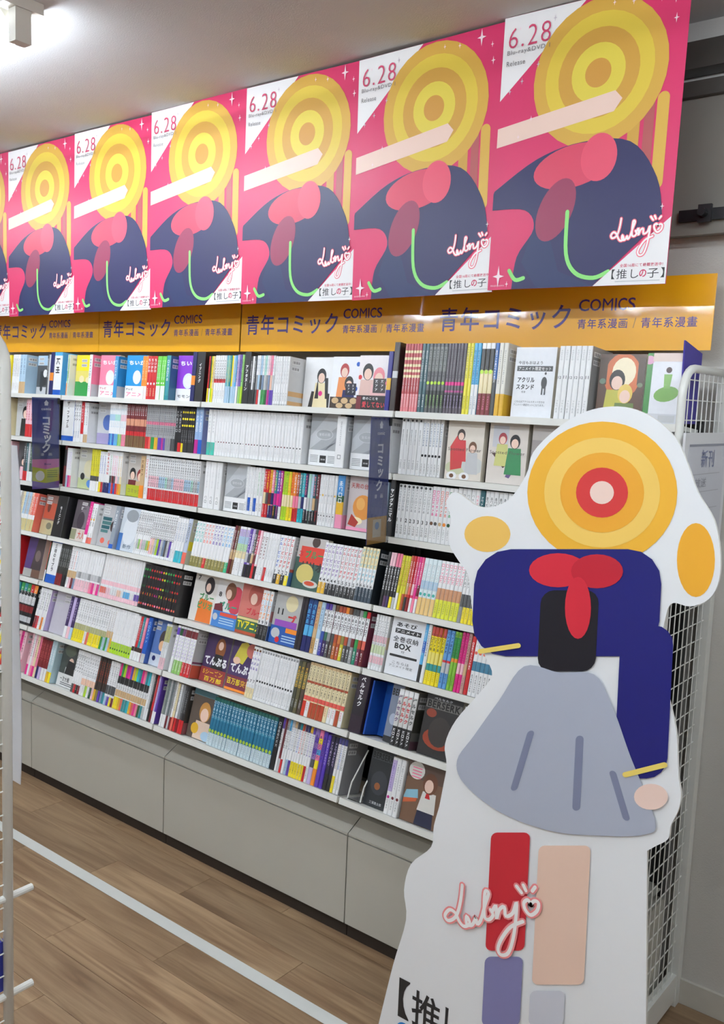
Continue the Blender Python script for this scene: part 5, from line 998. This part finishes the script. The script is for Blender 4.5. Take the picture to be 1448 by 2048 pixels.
# ------------------------------------------------------------------ cardboard standee: die-cut board, plain colour fields, lettering
SY = -.54
t = thing('cardboard_standee', 'tall white die-cut cardboard standee with colour fields and title lettering', 'standee', (0, SY, 0))
def sp(x, y):
    p = on(1, SY, x, y); return (p.x, p.z)
edge_l = [(757, 2048), (786, 1930), (812, 1840), (808, 1780), (822, 1728), (862, 1694), (868, 1650), (886, 1585), (893, 1530), (890, 1488), (912, 1440), (960, 1385), (984, 1350), (972, 1316), (952, 1268), (942, 1200), (936, 1150), (916, 1120), (898, 1085), (902, 1035), (892, 1005), (912, 984), (960, 1014), (1014, 1002), (1052, 950), (1066, 905), (1110, 860), (1160, 828), (1210, 814), (1260, 816)]
edge_r = [(1310, 838), (1352, 878), (1376, 930), (1396, 985), (1428, 1040), (1440, 1100), (1438, 1160), (1418, 1198), (1380, 1213), (1346, 1206), (1332, 1230), (1322, 1300), (1334, 1380), (1352, 1460), (1356, 1530), (1358, 1560), (1362, 1590), (1356, 1622), (1342, 1650), (1336, 1678), (1312, 1692), (1294, 1702)]
outl = [sp(*q) for q in edge_l+edge_r]
outl = catmull(outl, n=4)
bl = sp(757, 2048); br = sp(1292, 2048)
outl = [(bl[0]-bl[1]*.42, .001)] + outl + [br, (br[0]-.004, .001)]
m = MB(); TH = .007
tris = tessellate_polygon([[Vector((a, b_, 0)) for a, b_ in outl]])
for tr in tris:
    q = [outl[k] for k in tr]
    if (q[1][0]-q[0][0])*(q[2][1]-q[0][1])-(q[2][0]-q[0][0])*(q[1][1]-q[0][1]) < 0: q = q[::-1]
    m.poly([(a, 0, b_) for a, b_ in q], (240, 242, 244)); m.poly([(a, TH, b_) for a, b_ in q[::-1]], (205, 190, 165))
N = len(outl)
for k in range(N):
    a, b_ = outl[k], outl[(k+1) % N]; m.poly([(a[0], 0, a[1]), (b_[0], 0, b_[1]), (b_[0], TH, b_[1]), (a[0], TH, a[1])], (226, 224, 218))
m.build('board', M['board'], t)
def field(name, pts, col, k, smooth=True, n=5):
    q = [sp(*p) for p in pts]
    if smooth: q = catmull(q, True, n)
    mm = MB(); y = -.0005*k
    area = sum(q[i-1][0]*q[i][1]-q[i][0]*q[i-1][1] for i in range(len(q)))
    if area < 0: q = q[::-1]
    mm.poly([(a, y, b_) for a, b_ in q], col); return mm.build(name, M['board'], t)
def ring(cx, cy, rx, ry, n=14): return [(cx+rx*math.cos(2*math.pi*k/n), cy+ry*math.sin(2*math.pi*k/n)) for k in range(n)]
def bar(x0, y0, x1, y1, w0, w1):
    return [(x0-w0/2, y0), (x0, y0-w0*.35), (x0+w0/2, y0), ((x0+x1)/2+(w0+w1)/4, (y0+y1)/2), (x1+w1/2, y1), (x1, y1+w1*.35), (x1-w1/2, y1), ((x0+x1)/2-(w0+w1)/4, (y0+y1)/2)]
AMB, NAV, RED, SKN = (244, 184, 58), (30, 32, 116), (214, 44, 62), (246, 216, 202)
def blk(x0, x1, y0, y1, r, lean=-.05):
    pts = []
    for cx, cy, a0 in ((x1-r, y1-r, 0), (x0+r, y1-r, 90), (x0+r, y0+r, 180), (x1-r, y0+r, 270)):
        for k in range(5):
            a = math.radians(a0+90*k/4); px, py = cx+r*math.cos(a), cy+r*math.sin(a); pts.append((px+(py-(y0+y1)/2)*lean, py))
    return pts
def flat(pts, col, k): return field('colour_field', pts, col, k, False)
flat(ring(1392, 1120, 38, 74, 28), (242, 176, 52), 1)
flat(ring(975, 1068, 46, 36, 28), (242, 196, 100), 1)
flat(ring(1205, 985, 150, 142, 40), AMB, 2)
flat(ring(1205, 985, 116, 110, 40), (248, 206, 104), 3)
flat(ring(1205, 985, 84, 80, 40), (240, 172, 54), 4)
flat(ring(1205, 985, 52, 50, 32), (214, 60, 60), 5)
flat(ring(1205, 985, 24, 23, 24), SKN, 6)
flat(blk(948, 1322, 1098, 1312, 70), NAV, 7)
flat(blk(1236, 1342, 1250, 1556, 40), NAV, 7.5)
flat(blk(1080, 1196, 1180, 1342, 26), (28, 27, 36), 8)
flat(ring(1118, 1140, 58, 34, 24), RED, 9)
flat(ring(1196, 1142, 52, 34, 24), (196, 36, 54), 9.5)
flat(ring(1158, 1215, 26, 62, 24), RED, 10)
field('colour_field', [(1050, 1332), (1120, 1344), (1190, 1348), (1226, 1410), (1262, 1510), (1312, 1640), (1290, 1668), (1200, 1670), (1100, 1660), (1000, 1622), (930, 1566), (916, 1520), (950, 1470), (1000, 1400)], (176, 182, 198), 9)
flat(blk(1150, 1166, 1470, 1620, 8), (128, 134, 160), 10)
flat(blk(1040, 1054, 1460, 1580, 7, -.3), (128, 134, 160), 10)
flat(blk(1234, 1248, 1540, 1640, 7, .3), (128, 134, 160), 10)
flat(blk(978, 1056, 1664, 1900, 12), (206, 46, 58), 7)
flat(blk(1072, 1176, 1690, 1968, 12), (240, 206, 186), 7)
flat(blk(968, 1044, 1912, 2050, 12), (132, 130, 176), 7)
flat(blk(1060, 1130, 1980, 2050, 12), (210, 212, 222), 7)
flat(ring(1304, 1592, 34, 26, 24), SKN, 11)
for x0, y0, x1, y1 in ((962, 1302, 1040, 1290), (1252, 1548, 1332, 1528)):
    m = MB(); ribbon(m, [sp(x0, y0), sp(x1, y1)], .011, -.0062, (240, 214, 110)); m.build('trim_line', M['board'], t)
m = MB()
signature(m, lambda a, b_: sp(893+187*a, 1908-140*b_), .0085, -.0066, (244, 150, 150), (255, 252, 250)); m.build('signature', M['board'], t)
# title lettering, parallel to the floor
m = MB(); p0 = sp(822, 2047); hh = .105*(CAM.y-SY)/(CAM.y+.42)
x_ = p0[0]; z_ = p0[1]
text(m, '【', x_-.042, z_+.002, .034, hh*1.08, -.0008, 'char', .02)
text(m, '推', x_, z_, .086, hh, -.0008, 'char', .014)
text(m, 'し', x_+.1, z_-.005, .05, hh, -.0008, 'char', .014)
text(m, 'の', x_+.175, z_+.0, .07, .075, -.0008, (190, 30, 90), .04)
text(m, '子】', x_+.26, z_-.02, .15, hh, -.0008, 'char', .014)
ell(m, x_-.02, z_-.032, .024, .024, -.0008, (30, 130, 206))
m.build('title_lettering', M['board'], t)
m = MB(); m.poly([(-.06, TH+.001, .95), (.02, TH+.001, .95), (.06, .2, .002), (-.1, .2, .002)], (205, 190, 165)); m.poly([(-.06, TH+.005, .95), (-.1, .204, .002), (.06, .204, .002), (.02, TH+.005, .95)], (205, 190, 165))
m.build('easel_strut', M['card'], t)
